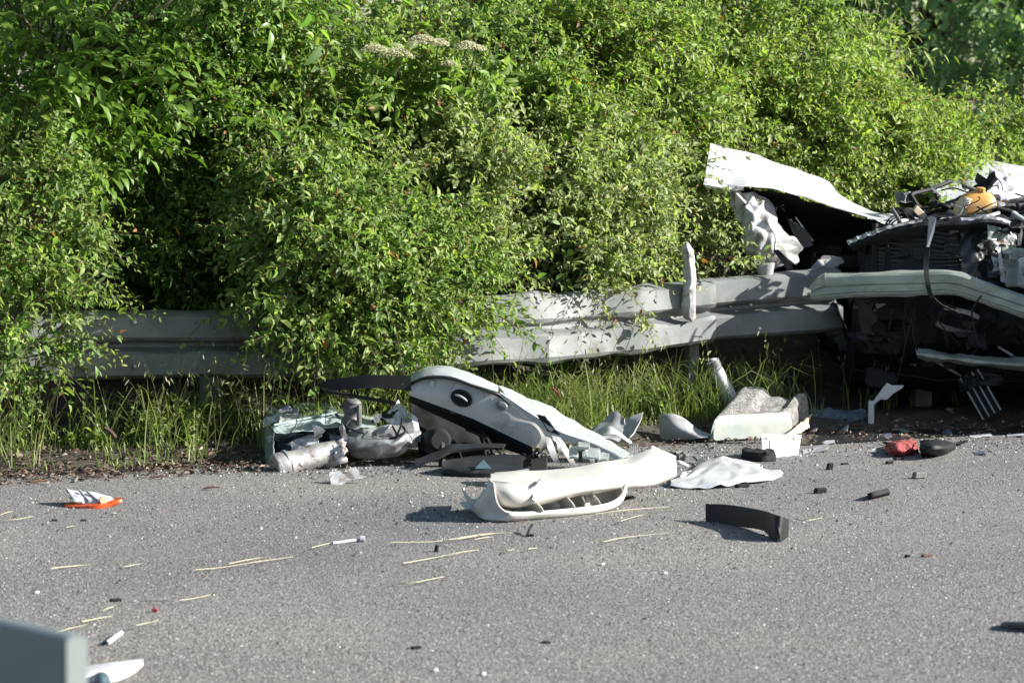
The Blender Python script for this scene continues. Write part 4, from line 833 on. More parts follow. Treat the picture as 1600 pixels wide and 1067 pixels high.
for k in range(8):
    px, py = rr.uniform(1410, 1600), rr.uniform(312, 350); w_ = rr.uniform(8, 26); h_ = rr.uniform(5, 14); y_ = rr.uniform(15.95, 16.5); an = rr.uniform(-.7, .5)
    def q_(dx, dy, dz): return P(px+dx*math.cos(an)-dy*math.sin(an), py+dx*math.sin(an)+dy*math.cos(an), y_+dz)
    crush('torn_metal', [[q_(-w_, -h_, .06), q_(0, -h_*1.2, .02), q_(w_, -h_, .06)], [q_(-w_, h_*.2, 0), q_(0, h_*.3, -.02), q_(w_, h_*.2, 0)]], ['black_metal', 'black_plastic', 'grey_rubber', 'black_metal', 'dark_plastic_and_shade', 'grey_plastic'][k % 6], car, 5, 4, .014, k, tear=.008)
for k in range(8):
    px, py = rr.uniform(1400, 1590), rr.uniform(362, 428); w_ = rr.uniform(10, 30); h_ = rr.uniform(4, 12)
    crush('bent_fin_patch', [[P(px-w_, py-h_, core(px, py)-.02), P(px+w_, py-h_+3, core(px, py)-.015)], [P(px-w_*.8, py+h_, core(px, py)-.03), P(px+w_, py+h_, core(px, py)-.01)]], ['black_metal', 'radiator_fins', 'black_plastic'][k % 3], car, 6, 4, .012, k+40, tear=.006)
for k in range(9):
    px, py = rr.uniform(1548, 1596), rr.uniform(346, 430); w_ = rr.uniform(4, 12); h_ = rr.uniform(4, 12)
    crush('torn_metal', [[P(px-w_, py-h_, 15.86), P(px+w_, py-h_+3, 15.84)], [P(px-w_*.8, py+h_, 15.82), P(px+w_, py+h_, 15.86)]], ['white_inner_metal', 'aluminium_green', 'black_metal'][k % 3], car, 4, 4, .012, k+70, tear=.01)
for k in range(16):
    px, py = rr.uniform(1345, 1600), rr.uniform(480, 600); w_ = rr.uniform(8, 30); h_ = rr.uniform(5, 16)
    crush('torn_metal', [[P(px-w_, py-h_, 15.98), P(px+w_, py-h_+3, 15.92)], [P(px-w_*.8, py+h_, 15.88), P(px+w_, py+h_, 15.95)]], ['black_metal', 'black_plastic', 'dark_plastic_and_shade', 'rubber'][k % 4], car, 5, 4, .018, k+90, tear=.012)
# hanging ribbed duct under the car
du = thing('ribbed_duct', 'dark ribbed plastic duct leaning under the wrecked car', 'car part', G(1548, 655))
box('duct', (P(1512, 583, 16.0)+P(1552, 650, 15.9))/2, (P(1552, 650, 15.9)-P(1512, 583, 16.0)), (.10, 0, .055), (0, .03, 0), 'black_plastic', du)
for k in range(4):
    dx = (k-1.5)*9; tube('rib', [P(1514+dx, 584-dx*.55, 15.96), P(1550+dx, 648-dx*.55, 15.86)], .005, 'grey_plastic', du, n=5)

# ------------------------------------------------------------------ torn door with shattered glass
dr = thing('car_door', 'torn grey car door with dark oval handle hole, propped beside the crumpled pile', 'car door', G(830, 715))
def Yd(px): return float(np.interp(px, [500, 640, 830, 1000], [14.55, 14.35, 14.2, 14.15]))
sh = sheet('inner_shell', [[P(642, 593, Yd(643)+.03), P(690, 586, Yd(690)+.03), P(745, 600, Yd(745)+.03), P(788, 620, Yd(790)+.03), P(836, 661, Yd(836)+.02), P(866, 682, Yd(866)+.03)],
    [P(642, 607, Yd(642)), P(690, 615, Yd(690)), P(742, 632, Yd(742)), P(785, 650, Yd(785)), P(834, 678, Yd(834)), P(857, 690, Yd(857)+.02)],
    [P(641, 616, Yd(641)), P(690, 634, Yd(690)), P(740, 653, Yd(740)), P(785, 674, Yd(785)), P(832, 697, Yd(832)), P(848, 698, Yd(848)+.02)]], 'door_paint', dr, .02, 60, 18, .002, 5, 3, linear_u=True, sharp=14)
sheet('sill_shade_band', [[P(641, 617, Yd(641)+.005), P(690, 635, Yd(690)+.005), P(740, 654, Yd(740)+.005), P(785, 675, Yd(785)+.005), P(832, 698, Yd(832)+.005)], [P(640, 624, Yd(640)+.12), P(690, 648, Yd(690)+.12), P(735, 670, Yd(735)+.12), P(782, 695, Yd(782)+.12), P(834, 713, Yd(834)+.10)]], 'dark_plastic_and_shade', dr, .012, 30, 8, .003, 6, 2)  # underside of the door, its dark colour paints in the shade there
sheet('outer_skin', [[P(640, 588, Yd(640)+.10), P(668, 575, Yd(668)+.12), P(700, 574, Yd(700)+.12), P(742, 588, Yd(742)+.12), P(778, 604, Yd(778)+.10)], [P(640, 593, Yd(640)+.02), P(668, 581, Yd(668)+.03), P(700, 581, Yd(700)+.03), P(742, 595, Yd(742)+.03), P(778, 609, Yd(778)+.03)], [P(642, 599, Yd(640)-.01), P(662, 590, Yd(668)-.012), P(700, 589, Yd(700)-.012), P(742, 603, Yd(742)-.012), P(778, 614, Yd(778)-.008)]], 'silver_paint', dr, .006, 36, 12, .003, 8, 4)
tube('door_seal', [P(642, 600, Yd(640)-.018), P(664, 591, Yd(664)-.02), P(700, 591, Yd(700)-.02), P(742, 604, Yd(742)-.02), P(776, 617, Yd(776)-.01), P(800, 632, Yd(800)-.005)], .006, 'rubber', dr, n=6, seg=24)
tube('panel_crease', [P(643, 600, Yd(643)-.004), P(700, 616, Yd(700)-.004), P(770, 640, Yd(770)-.002)], .002, 'grey_plastic', dr, n=5, seg=20)
q = P(721, 622, Yd(721)-.022); ax = (P(760, 636, Yd(760))-P(690, 608, Yd(690))).normalized(); ay = Vector((-ax.z, 0, ax.x))
def oval(name, q, rx, ry_, dep, m_, par):
    V = []; Fc = []; n = 24
    for rr_, dy in ((1.0, .012), (1.0, -.010), (.84, -.013), (.72, -.004), (.0, -.003)):
        for k in range(n):
            a = 2*math.pi*k/n; V.append(q+ax*math.cos(a)*rx*rr_+ay*math.sin(a)*ry_*rr_+Vector((0, dy*dep, 0)))
    for i in range(4):
        for k in range(n): Fc.append((i*n+k, i*n+(k+1) % n, (i+1)*n+(k+1) % n, (i+1)*n+k))
    return from_lists(name, V, Fc, m_, par, True)
hh = oval('handle_recess', q, .052, .038, 1.2, 'black_plastic', dr)
tube('handle', [q+ax*-.03+Vector((0, -.012, .006)), q+Vector((0, -.02, .008)), q+ax*.03+Vector((0, -.012, -.002))], .006, 'grey_plastic', hh, n=6, seg=8)
lt = oval('latch', P(783, 634, Yd(783)-.022), .03, .022, 1, 'bare_steel', dr)
box('latch_claw', P(785, 632, Yd(785)-.036), ax*.035, (0, .015, 0), ay*.014, 'bare_steel', lt)
box('hinge_plate', P(675, 599, Yd(675)-.012), ax*.022, (0, .008, 0), ay*.026, 'bare_steel', dr)
box('clip', P(705, 603, Yd(705)-.012), ax*.010, (0, .006, 0), ay*.04, 'grey_plastic', dr)
for k, (a, b_, l) in enumerate([(748, 612, 24), (757, 616, 20), (768, 622, 14), (800, 652, 16), (806, 650, 18)]):
    tube('scratch_rib', [P(a, b_, Yd(a)-.004), P(a-1, b_+l, Yd(a)-.008)], .0025, 'grey_plastic', dr, n=5)
# window frame seal arcs on the far end
sheet('window_seal', [[P(499, 600, 14.36), P(515, 594, 14.35), P(540, 590, 14.34), P(582, 586, 14.33), P(642, 587, 14.33)], [P(505, 611, 14.34), P(518, 610, 14.34), P(542, 609, 14.33), P(582, 606, 14.32), P(642, 611, 14.32)]], 'black_plastic', dr, .012, 30, 6)
tube('window_rail', [P(513, 611, 14.36), P(560, 620, 14.34), P(618, 630, 14.32)], .009, 'black_plastic', dr, n=6, seg=10)
gl = sheet('shattered_window', [[P(778, 604, Yd(778)+.09), P(803, 612, Yd(803)+.16), P(863, 639, Yd(863)+.22), P(929, 678, Yd(929)+.2), P(990, 712, Yd(990)+.14)], [P(784, 612, Yd(784)+.04), P(815, 628, Yd(815)+.08), P(868, 656, Yd(868)+.1), P(929, 690, Yd(929)+.08), P(982, 715, Yd(985)+.06)], [P(788, 618, Yd(788)), P(825, 645, Yd(825)), P(872, 675, Yd(872)), P(929, 697, Yd(929)), P(972, 716, Yd(975))]], 'shattered_glass', dr, .005, 44, 18, .010, 10, 3)
sheet('window_frame', [[P(782, 612, Yd(782)-.01), P(825, 642, Yd(825)-.01), P(872, 672, Yd(872)-.012), P(929, 693, Yd(929)-.012), P(972, 715, Yd(975)-.01)], [P(784, 620, Yd(784)-.005), P(824, 650, Yd(825)-.005), P(868, 682, Yd(868)-.008), P(925, 700, Yd(929)-.01), P(962, 718, Yd(968)-.01)]], 'silver_paint', dr, .008, 36, 6, .004, 10, 5)
plate('torn_flap', [P(838, 647, Yd(838)-.02), P(852, 650, Yd(852)-.02), P(866, 668, Yd(866)-.02), P(876, 680, Yd(876)-.02), P(856, 674, Yd(856)-.02)], 'black_plastic', dr, (0, .006, 0), .003)
for k, (a, b_, c_, d_) in enumerate([(852, 683, 868, 722), (862, 680, 880, 710), (868, 682, 895, 727)]):
    sheet('torn_bracket', [[P(a, b_, 14.12-.03*k), P(a+8, b_+2, 14.12-.03*k)], [P((a+c_)/2-4, (b_+d_)/2, 14.08-.03*k), P((a+c_)/2+6, (b_+d_)/2-2, 14.1-.03*k)], [P(c_-2, d_, 14.1-.03*k), P(c_+6, d_, 14.1-.03*k)]], ['grey_plastic', 'white_inner_metal', 'grey_plastic'][k], dr, .003, 5, 10, .004, 12, k)

# ------------------------------------------------------------------ crumpled pile beside the door
pl = thing('crumpled_panel', 'pale green body panel crumpled upright at the road edge, white folds behind', 'car panel', G(470, 735, .02))
crush('panel', [[P(417, 660, 14.6), P(454, 645, 14.75), P(506, 634, 14.85), P(540, 640, 14.8), P(590, 652, 14.7)], [P(422, 668, 14.3), P(456, 660, 14.35), P(508, 648, 14.4), P(540, 652, 14.4), P(590, 660, 14.4)], [P(428, 676, 14.1), P(458, 677, 14.1), P(492, 673, 14.15), P(530, 665, 14.2), P(585, 668, 14.25)]], 'pale_green_paint', pl, 14, 7, .012, 6, inplane=.25, tear=.004)
for k in range(3):
    tube('pressed_rib', [P(428+k*6, 668+k*2-4, 14.22+.02*k), P(470+k*4, 655+k*4, 14.3), P(530, 644+k*6, 14.42-.03*k)], .005, 'pale_green_paint', pl, n=6, seg=10)
crush('white_fold', [[P(418, 634, 14.85), P(440, 634, 14.9), P(456, 637, 14.85), P(462, 630, 14.9), P(488, 627, 14.95), P(522, 632, 14.95)], [P(414, 662, 14.7), P(436, 656, 14.75), P(456, 650, 14.8), P(466, 646, 14.85), P(490, 640, 14.9), P(522, 640, 14.9)]], 'white_paint', pl, 12, 5, .016, 2, tear=.006)
sheet('side_flap', [[P(412, 658, 14.6), P(418, 666, 14.4), P(430, 676, 14.1)], [P(408, 690, 14.55), P(415, 700, 14.35), P(430, 705, 14.1)], [P(411, 726, 14.5), P(414, 728, 14.3), P(426, 738, 14.05)]], 'pale_green_paint', pl, .004, 10, 14, .01, 10, 2)
crush('inner_frame', [[P(430, 677, 14.12), P(460, 679, 14.14), P(500, 675, 14.2), P(545, 668, 14.28)], [P(432, 698, 14.3), P(462, 698, 14.3), P(505, 692, 14.35), P(548, 685, 14.4)], [P(432, 712, 14.15), P(462, 708, 14.1), P(506, 698, 14.1), P(548, 690, 14.2)]], 'blue_plastic', pl, 12, 6, .022, 2)
for k, pts in enumerate([[(488, 664), (498, 666), (508, 672), (500, 684), (492, 690)], [(583, 648), (596, 646), (594, 658), (586, 662)], [(530, 668), (536, 660), (540, 676), (548, 686), (536, 690)], [(455, 690), (462, 694), (460, 702), (456, 702)]]):
    plate('torn_tab', [P(a, b_, 14.05+.05*(k == 1)) for a, b_ in pts], 'white_inner_metal', pl, (0, .005, 0), .003, k+2)
tube('dangling_wire', [P(508, 635, 14.3), P(509, 650, 14.25), P(508, 662, 14.2)], .002, 'rubber', pl, n=4, seg=6)

for k in range(16):
    px, py = rr.uniform(425, 640), rr.uniform(648, 700); w_ = rr.uniform(8, 26); h_ = rr.uniform(5, 13); an = rr.uniform(-.8, .4); y_ = 14.12+.25*(700-py)/50
    def q_(dx, dy, dz): return P(px+dx*math.cos(an)-dy*math.sin(an), py+dx*math.sin(an)+dy*math.cos(an), y_+dz)
    crush('torn_sheet', [[q_(-w_, -h_, .06), q_(0, -h_*1.2, .05), q_(w_, -h_, .06)], [q_(-w_, h_*.3, 0), q_(0, h_*.5, -.02), q_(w_, h_*.3, 0)]], ['white_inner_metal', 'white_paint', 'pale_green_paint', 'bare_steel', 'black_metal', 'blue_plastic'][k % 6], pl, 6, 4, .016, k+120, tear=.008)
for k in range(8):
    a = (rr.uniform(430, 640), rr.uniform(650, 690)); tube('dangling_wire', [P(*a, 14.05), P(a[0]+rr.uniform(-10, 10), a[1]+rr.uniform(5, 20), 14.0), P(a[0]+rr.uniform(-25, 25), a[1]+rr.uniform(20, 45), 14.0)], rr.choice((.002, .003, .005)), 'rubber', pl, n=5, seg=8)
mu = thing('exhaust_silencer', 'dented steel exhaust silencer lying before the crumpled green panel', 'exhaust', G(440, 748))
A, B = P(428, 730, 13.86), P(532, 703, 14.0)
d_ = (B-A)
mb = tube('casing', [A, A+d_*.03, A+d_*.18, A+d_*.2, A+d_*.22, A+d_*.55, A+d_*.9, A+d_*1.0], [.052, .056, .058, .061, .057, .056, .050, .034], 'rusty_exhaust', mu, n=24, seg=40)
for v_ in mb.data.vertices:
    q = v_.co*9; v_.co += (v_.co-(A+d_*max(0, min(1, (v_.co-A).dot(d_)/d_.length_squared)))).normalized()*noise.noise(q)*.010
tube('end_ring', [A+d_*.165, A+d_*.17, A+d_*.20, A+d_*.205], [.057, .063, .063, .057], 'rusty_exhaust', mu, n=24)
crush('torn_flange', [[P(520, 695, 13.95), P(533, 684, 13.98), P(540, 690, 14.0)], [P(522, 708, 13.92), P(536, 700, 13.92), P(542, 700, 13.98)], [P(524, 722, 13.95), P(534, 714, 13.95), P(540, 706, 14.0)]], 'white_inner_metal', mu, 6, 7, .012, 3, tear=.008)
tube('outlet', [P(508, 728, 13.95), P(528, 722, 13.92), P(540, 718, 13.94)], [.014, .012, .016], 'rusty_exhaust', mu, n=8, seg=8)

bt = thing('rubber_boot', 'grey rubber bellows boot standing on the crumpled green panel', 'car part', P(549, 668, 14.2))
pts = [P(548+k_*.3, 668-k_*4.4, 14.2) for k_ in range(11)]
tube('bellows', pts, [.040, .044, .046, .040, .034, .036, .042, .044, .038, .042, .030], 'grey_rubber', bt, n=16, seg=44)
tube('side_tube', [P(561, 664, 14.17), P(561, 650, 14.15), P(561, 634, 14.16)], [.012, .011, .013], 'grey_rubber', bt, n=8, seg=8)
tube('mouth', [P(541, 634, 14.16), P(540, 632, 14.12)], [.014, .018], 'rubber', bt, n=10)

hs = thing('crushed_wing', 'crushed silver metal wing between the silencer and the torn door', 'car panel', G(600, 730))
crush('skin', [[P(542, 674, 14.25), P(580, 668, 14.3), P(612, 660, 14.35), P(640, 650, 14.4), P(654, 660, 14.35)], [P(540, 684, 14.08), P(575, 676, 14.05), P(612, 676, 14.05), P(644, 668, 14.1), P(656, 676, 14.15)], [P(542, 697, 14.05), P(570, 696, 13.98), P(604, 698, 13.96), P(640, 688, 14.0), P(655, 690, 14.1)], [P(545, 710, 14.15), P(568, 716, 14.08), P(596, 720, 14.04), P(630, 706, 14.08), P(650, 696, 14.15)]], 'bare_steel', hs, 10, 7, .022, 5, tear=.006)
crush('upright_fold', [[P(622, 624, 14.45), P(632, 636, 14.42), P(640, 646, 14.4)], [P(610, 640, 14.4), P(622, 648, 14.36), P(632, 660, 14.34)], [P(597, 654, 14.35), P(608, 662, 14.3), P(618, 668, 14.28)]], 'white_paint', hs, 6, 6, .018, 3, tear=.004)
crush('white_fold', [[P(545, 668, 14.2), P(570, 672, 14.15), P(600, 668, 14.1), P(612, 662, 14.1)], [P(548, 674, 14.12), P(572, 679, 14.06), P(602, 673, 14.02), P(612, 668, 14.05)]], 'white_inner_metal', hs, 10, 4, .014, 4, tear=.006)
sheet('edge_flap', [[P(641, 645, 14.3), P(652, 654, 14.28)], [P(646, 670, 14.22), P(656, 676, 14.2)], [P(652, 690, 14.16), P(660, 690, 14.16)]], 'white_paint', hs, .003, 6, 10, .006, 10, 1)
for k, (pts, lb) in enumerate([([(515, 738), (530, 735), (549, 749), (532, 757), (517, 759)], 'broken white metal shard in front of the silencer, notched edge'), ([(543, 733), (556, 729), (561, 738), (563, 742), (575, 745), (552, 750), (549, 744)], 'pointed white metal shard leaning next to the notched shard')]):
    y0 = G(540, 757).y; o = plate('metal_shard', [P(a, b_, y0+(757-b_)*.004) for a, b_ in pts], 'white_inner_metal', None, (.0, .006, -.004), .004, k+5); tag(o, lb, 'metal shard')

# dark wreckage under the door
tr = thing('plastic_tray', 'dark plastic tray lying in the shade under the torn door', 'plastic tray', G(760, 748))
sheet('tray', [[P(690, 722, 13.75), P(720, 718, 13.95), P(760, 712, 14.1), P(820, 712, 14.1)], [P(692, 735, 13.68), P(720, 734, 13.66), P(760, 733, 13.66), P(830, 732, 13.7)], [P(694, 746, 13.7), P(720, 748, 13.64), P(760, 749, 13.62), P(830, 748, 13.66)]], 'dark_plastic_and_shade', tr, .006, 24, 14, .006, 6, 2)
plate('teal_piece', [P(742, 732, 13.62), P(755, 718, 13.68), P(768, 732, 13.64)], 'teal_plastic', tr, (0, .01, 0))
pk = sheet('plastic_trim', [[P(648, 722, 13.95), P(680, 710, 14.0), P(712, 697, 14.05), P(790, 697, 14.08)], [P(650, 730, 13.92), P(684, 718, 13.95), P(716, 706, 14.0), P(785, 703, 14.05)]], 'dark_plastic_and_shade', None, .012, 24, 6, .006, 8, 3); tag(pk, 'dark plastic trim strip slanting in the shade beneath the torn door', 'plastic trim')
pr = thing('drive_boot', 'dark round rubber cup in the shade between crushed wing and door', 'car part', G(682, 735))
tube('cup', [P(672, 690, 14.2), P(680, 689, 14.12), P(686, 688, 14.05), P(688, 688, 14.03)], [.05, .056, .056, .04], 'rubber', pr, n=18); tube('shaft', [P(690, 690, 14.05), P(692, 735, 14.0)], .018, 'black_metal', pr, n=8)
dk = thing('wreck_heap', 'heap of torn hoses before a black shade sheet behind the door and wing', 'wreckage', G(690, 735))
sheet('heap_shade_sheet', [[P(638, 626, 14.7), P(660, 632, 14.7), P(700, 650, 14.65), P(760, 690, 14.6)], [P(650, 665, 14.45), P(680, 670, 14.45), P(720, 685, 14.45), P(770, 705, 14.45)], [P(655, 725, 14.35), P(690, 728, 14.35), P(740, 728, 14.35), P(800, 728, 14.35)]], 'tyre_and_shade_black', dk, .006, 24, 16, .03, 6, 4)  # near-black colour stands in for the shade of the door
for k in range(7):
    a = (rr.uniform(660, 780), rr.uniform(665, 700)); b_ = (a[0]+rr.uniform(-30, 60), rr.uniform(705, 735))
    tube('hose', [P(*a, 14.3), P((a[0]+b_[0])/2, (a[1]+b_[1])/2-6, 14.2), P(*b_, 14.15)], rr.uniform(.004, .01), 'rubber', dk, n=6, seg=8)
# clump of black clips where bumper meets door
cl = thing('wire_bundle', 'tangle of black wires and clips squeezed between door and cream bumper', 'wires', G(835, 735))
for k in range(12):
    a = (rr.uniform(828, 858), rr.uniform(705, 735)); tube('wire', [P(*a, 13.3), P(a[0]+rr.uniform(-14, 14), a[1]-rr.uniform(-4, 14), 13.4), P(a[0]+rr.uniform(-20, 20), a[1]+rr.uniform(-8, 10), 13.45)], rr.uniform(.004, .009), ['rubber', 'black_plastic', 'grey_rubber'][k % 3], cl, n=6, seg=7)
box('connector', P(842, 726, 13.3), (.07, .02, .01), (0, .08, 0), (0, .01, .06), 'black_plastic', cl)
# broken green glass blocks by the door end
for k, (px, py, w_, h_) in enumerate([(902, 708, 26, 18), (926, 710, 22, 16), (942, 716, 18, 10), (912, 698, 18, 8)]):
    s_ = 13.9/F; o = sheet('glass_chunk', [[P(px-w_/2, py-h_/2, 14.0), P(px+w_/2, py-h_/2+2, 14.0)], [P(px-w_/2, py, 13.9), P(px+w_/2, py+1, 13.9)], [P(px-w_/2+1, py+h_/2, 13.86), P(px+w_/2-1, py+h_/2, 13.86)]], 'shattered_glass', None, .012, 10, 8, .008, 14, k)
    tag(o, ['broad green glass chunk next to the black clip under the door window', 'squarish green glass chunk between the broad chunk and the bumper', 'smallest green glass chunk, wedged lowest against the cream bumper', 'green glass chunk lying on top of the broad chunk'][k], 'glass', 'green glass chunks by the door')
for k, (px, py, w_, h_, m_) in enumerate([(907, 712, 6, 16, 'black_plastic'), (925, 722, 7, 9, 'grey_plastic')]):
    s_ = 13.7/F; o = box('trim_clip', P(px, py, 13.75), (w_*s_, 0, 0), (0, .03, 0), (0, 0, h_*s_), m_); tag(o, ['black plastic clip standing by the green glass chunks', 'small grey plastic clip between glass chunks and cream bumper'][k], 'clip')

# ------------------------------------------------------------------ cream bumper cover
bu = thing('bumper_cover', 'cream plastic bumper cover lying on the asphalt, air intake with vanes', 'bumper', G(850, 810))
def Yb(px): return float(np.interp(px, [720, 787, 870, 934, 980, 1060], [12.24, 12.15, 12.28, 12.42, 12.56, 12.85]))
pxs = [767, 800, 850, 900, 940, 980, 1020, 1056]
back = [(741, .22), (738, .24), (736, .25), (731, .25), (723, .25), (717, .25), (702, .24), (714, .12)]
mid_ = [(745, .10), (745, .12), (744, .12), (739, .12), (733, .12), (727, .12), (712, .12), (717, .06)]
fr = [(751, .03), (755, .02), (753, .0), (748, .0), (743, .0), (738, .0), (731, .0), (723, .0)]
bel = [(768, .0), (772, -.02), (770, -.03), (764, -.03), (758, -.03), (751, -.02), (745, -.01), (734, .0)]
low = [(783, .03), (788, .0), (783, -.01), (771, -.01), (765, -.01), (760, .0), (756, .01), (742, .02)]
tuck = [(788, .10), (793, .08), (786, .07), (774, .07), (768, .07), (763, .08), (758, .08), (744, .08)]
main = sheet('main_shell', [[P(px, py, Yb(px)+dy) for px, (py, dy) in zip(pxs, r)] for r in (back, mid_, fr, [(a+1.2, b_-.004) for a, b_ in fr], bel, low, tuck)], 'cream_plastic', bu, .004, 60, 36, .002, 6, 2)
# lower lip of the intake: curved frame strip round the opening
outer = [(764, 748), (757, 768), (742, 790), (748, 806), (762, 813), (790, 815), (830, 812), (870, 809), (934, 801), (966, 790), (978, 772), (982, 748)]
inner = [(771, 755), (774, 776), (778, 788), (786, 797), (795, 800), (806, 801), (838, 800), (876, 797), (930, 791), (957, 784), (972, 772), (978, 751)]
dyO = [.0, -.01, -.01, .01, .0, .0, .0, .0, .0, .0, .0, .0]
rows = [[P(px, py-(5 if py > 780 else 0), Yb(px)+.12+dy) for (px, py), dy in zip(outer, dyO)], [P(px, py, Yb(px)+.0+dy) for (px, py), dy in zip(outer, dyO)],
        [P((a[0]+b_[0]*2)/3, (a[1]+b_[1]*2)/3, Yb(a[0])-.03) for a, b_ in zip(outer, inner)], [P(px, py, Yb(px)-.025) for px, py in inner], [P(px, py, Yb(px)+.03) for px, py in inner]]
sheet('intake_lip', rows, 'cream_plastic', bu, .006, 70, 16)
tube('lip_bead', [P(px, py, Yb(px)-.028) for px, py in inner], .004, 'cream_plastic', bu, n=8, seg=60)
for k, (a, b_, c_, d_) in enumerate([((802, 786), (818, 800), (840, 786), (850, 799)), ((868, 780), (876, 797), (888, 777), (900, 795)), ((905, 775), (909, 794), (911, 775), (914, 793)), ((918, 774), (924, 792), (928, 772), (940, 790)), ((958, 768), (956, 786), (972, 760), (972, 778))]):
    Y0 = Yb(a[0]); sheet('vane', [[P(*a, Y0+.13), P(*c_, Y0+.02)], [P((a[0]+b_[0])/2+4, (a[1]+b_[1])/2, Y0+.12), P((c_[0]+d_[0])/2+2, (c_[1]+d_[1])/2, Y0+.02)], [P(*b_, Y0+.11), P(*d_, Y0+.03)]], 'cream_plastic', bu, .003, 8, 8)
sheet('intake_back', [[P(778, 780, Yb(778)+.12), P(840, 778, Yb(840)+.15), P(900, 768, Yb(900)+.15), P(945, 760, Yb(945)+.14), P(982, 746, Yb(982)+.06)], [P(784, 799, Yb(786)+.08), P(840, 799, Yb(840)+.13), P(900, 794, Yb(900)+.13), P(945, 786, Yb(945)+.12), P(980, 770, Yb(980)+.05)]], 'cream_plastic', bu, .004, 30, 8)
sheet('intake_floor', [[P(786, 800, Yb(786)), P(870, 799, Yb(870)), P(930, 793, Yb(930)), P(968, 782, Yb(968))], [P(800, 796, Yb(786)+.14), P(870, 794, Yb(870)+.14), P(930, 788, Yb(930)+.14), P(968, 778, Yb(968)+.14)]], 'cream_plastic', bu, .003, 20, 5)
sheet('side_fin', [[P(724, 762, 12.45), P(728, 772, 12.42), P(737, 780, 12.38), P(748, 778, 12.34), P(757, 764, 12.32)], [P(722, 766, 12.38), P(727, 778, 12.34), P(737, 788, 12.30), P(747, 792, 12.28), P(758, 780, 12.28)], [P(729, 776, 12.32), P(734, 788, 12.28), P(741, 800, 12.26), P(752, 806, 12.26), P(764, 800, 12.26)]], 'cream_plastic', bu, .004, 20, 14)
sheet('side_fin', [[P(719, 786, 12.5), P(734, 783, 12.45), P(745, 790, 12.4)], [P(728, 796, 12.42), P(738, 796, 12.38), P(748, 802, 12.35)]], 'cream_plastic', bu, .004, 10, 6)
sheet('upper_flange', [[P(773, 739, 12.6), P(800, 737, 12.62), P(826, 733, 12.62)], [P(774, 744, 12.4), P(800, 742, 12.42), P(828, 740, 12.44)]], 'cream_plastic', bu, .003, 14, 5)
tf = [(1002, 712), (1012, 703), (1018, 698), (1030, 702), (1042, 712), (1050, 716)]
sheet('torn_edge', [[P(a, b_, 13.1) for a, b_ in tf], [P(a, b_+7, 13.02) for a, b_ in tf]], 'cream_plastic', bu, .003, 20, 6, .008, 14, 3, ragged=.006)
for k, pts in enumerate([[(840, 752), (846, 748), (848, 752), (838, 759)], [(833, 771), (842, 767), (845, 775), (838, 783), (832, 780)]]):
    plate('torn_plastic', [P(a, b_, Yb(a)-.04-.004*i) for i, (a, b_) in enumerate(pts)], 'white_plastic', bu, (0, .03, 0), .003, k)

# ------------------------------------------------------------------ larger loose pieces on the road
def S(name, label, cat, rows, m_, **kw): return tag(sheet(name, rows, m_, **kw), label, cat)
tag(crush('torn_body_sheet', [
    [G(1078, 736, 0.038), G(1096, 720, 0.022), G(1131, 712, 0.038), G(1150, 718, 0.030), G(1186, 724, 0.030), G(1190, 728, 0.022)],
    [G(1060, 745, 0.026), G(1090, 735, 0.038), G(1125, 724, 0.045), G(1155, 728, 0.038), G(1180, 733, 0.030), G(1206, 733, 0.022)],
    [G(1044, 754, .02), G(1080, 750, 0.022), G(1120, 745, 0.030), G(1160, 744, 0.026), G(1195, 743, 0.022), G(1224, 739, .015)],
    [G(1060, 760, .008), G(1088, 763, .008), G(1125, 761, .008), G(1160, 757, .008), G(1192, 752, .008), G(1216, 745, .008)]], 'white_paint', None, 11, 7, .007, 3, inplane=.25, tear=.012), 'flat white torn body panel lying on the asphalt beside the cream bumper', 'car panel')
tag(plate('panel_backing', [G(1091, 716, .02), G(1110, 721, .03), G(1105, 727, .02), G(1088, 724, .01)], 'grey_plastic', None, (0, 0, -.006)), 'grey plastic sliver tucked under the flat white panel', 'plastic piece')
wb = thing('white_box_cover', 'white plastic cover standing on the asphalt beside a black block', 'plastic cover', G(1225, 714))
Yw = G(1225, 715).y
plate('front_face', [P(a, b_, Yw+(a-1207)*.0026) for a, b_ in ((1190, 680), (1203, 681), (1252, 682), (1247, 711), (1207, 716), (1191, 702))], 'white_plastic', wb, (.01, .09, 0))
for px in (1197, 1240): tube('screw_hole', [P(px, 685, Yw+(px-1207)*.0026+.01), P(px, 685, Yw+(px-1207)*.0026-.004)], .005, 'grey_plastic', wb, n=8)
tube('seam', [P(1203, 688, Yw-.014), P(1203, 700, Yw-.014)], .002, 'grey_plastic', wb, n=4)
kb = thing('black_block', 'charred black block in front of the white plastic cover', 'car part', G(1186, 719))
lump('block', [(p_.x-.075, p_.x+.06, p_.y-.02, p_.y+.10, z_) for p_ in [G(1188, 720)] for z_ in (.0, .025, .045)], 'rubber', 3, .012, 16, kb)
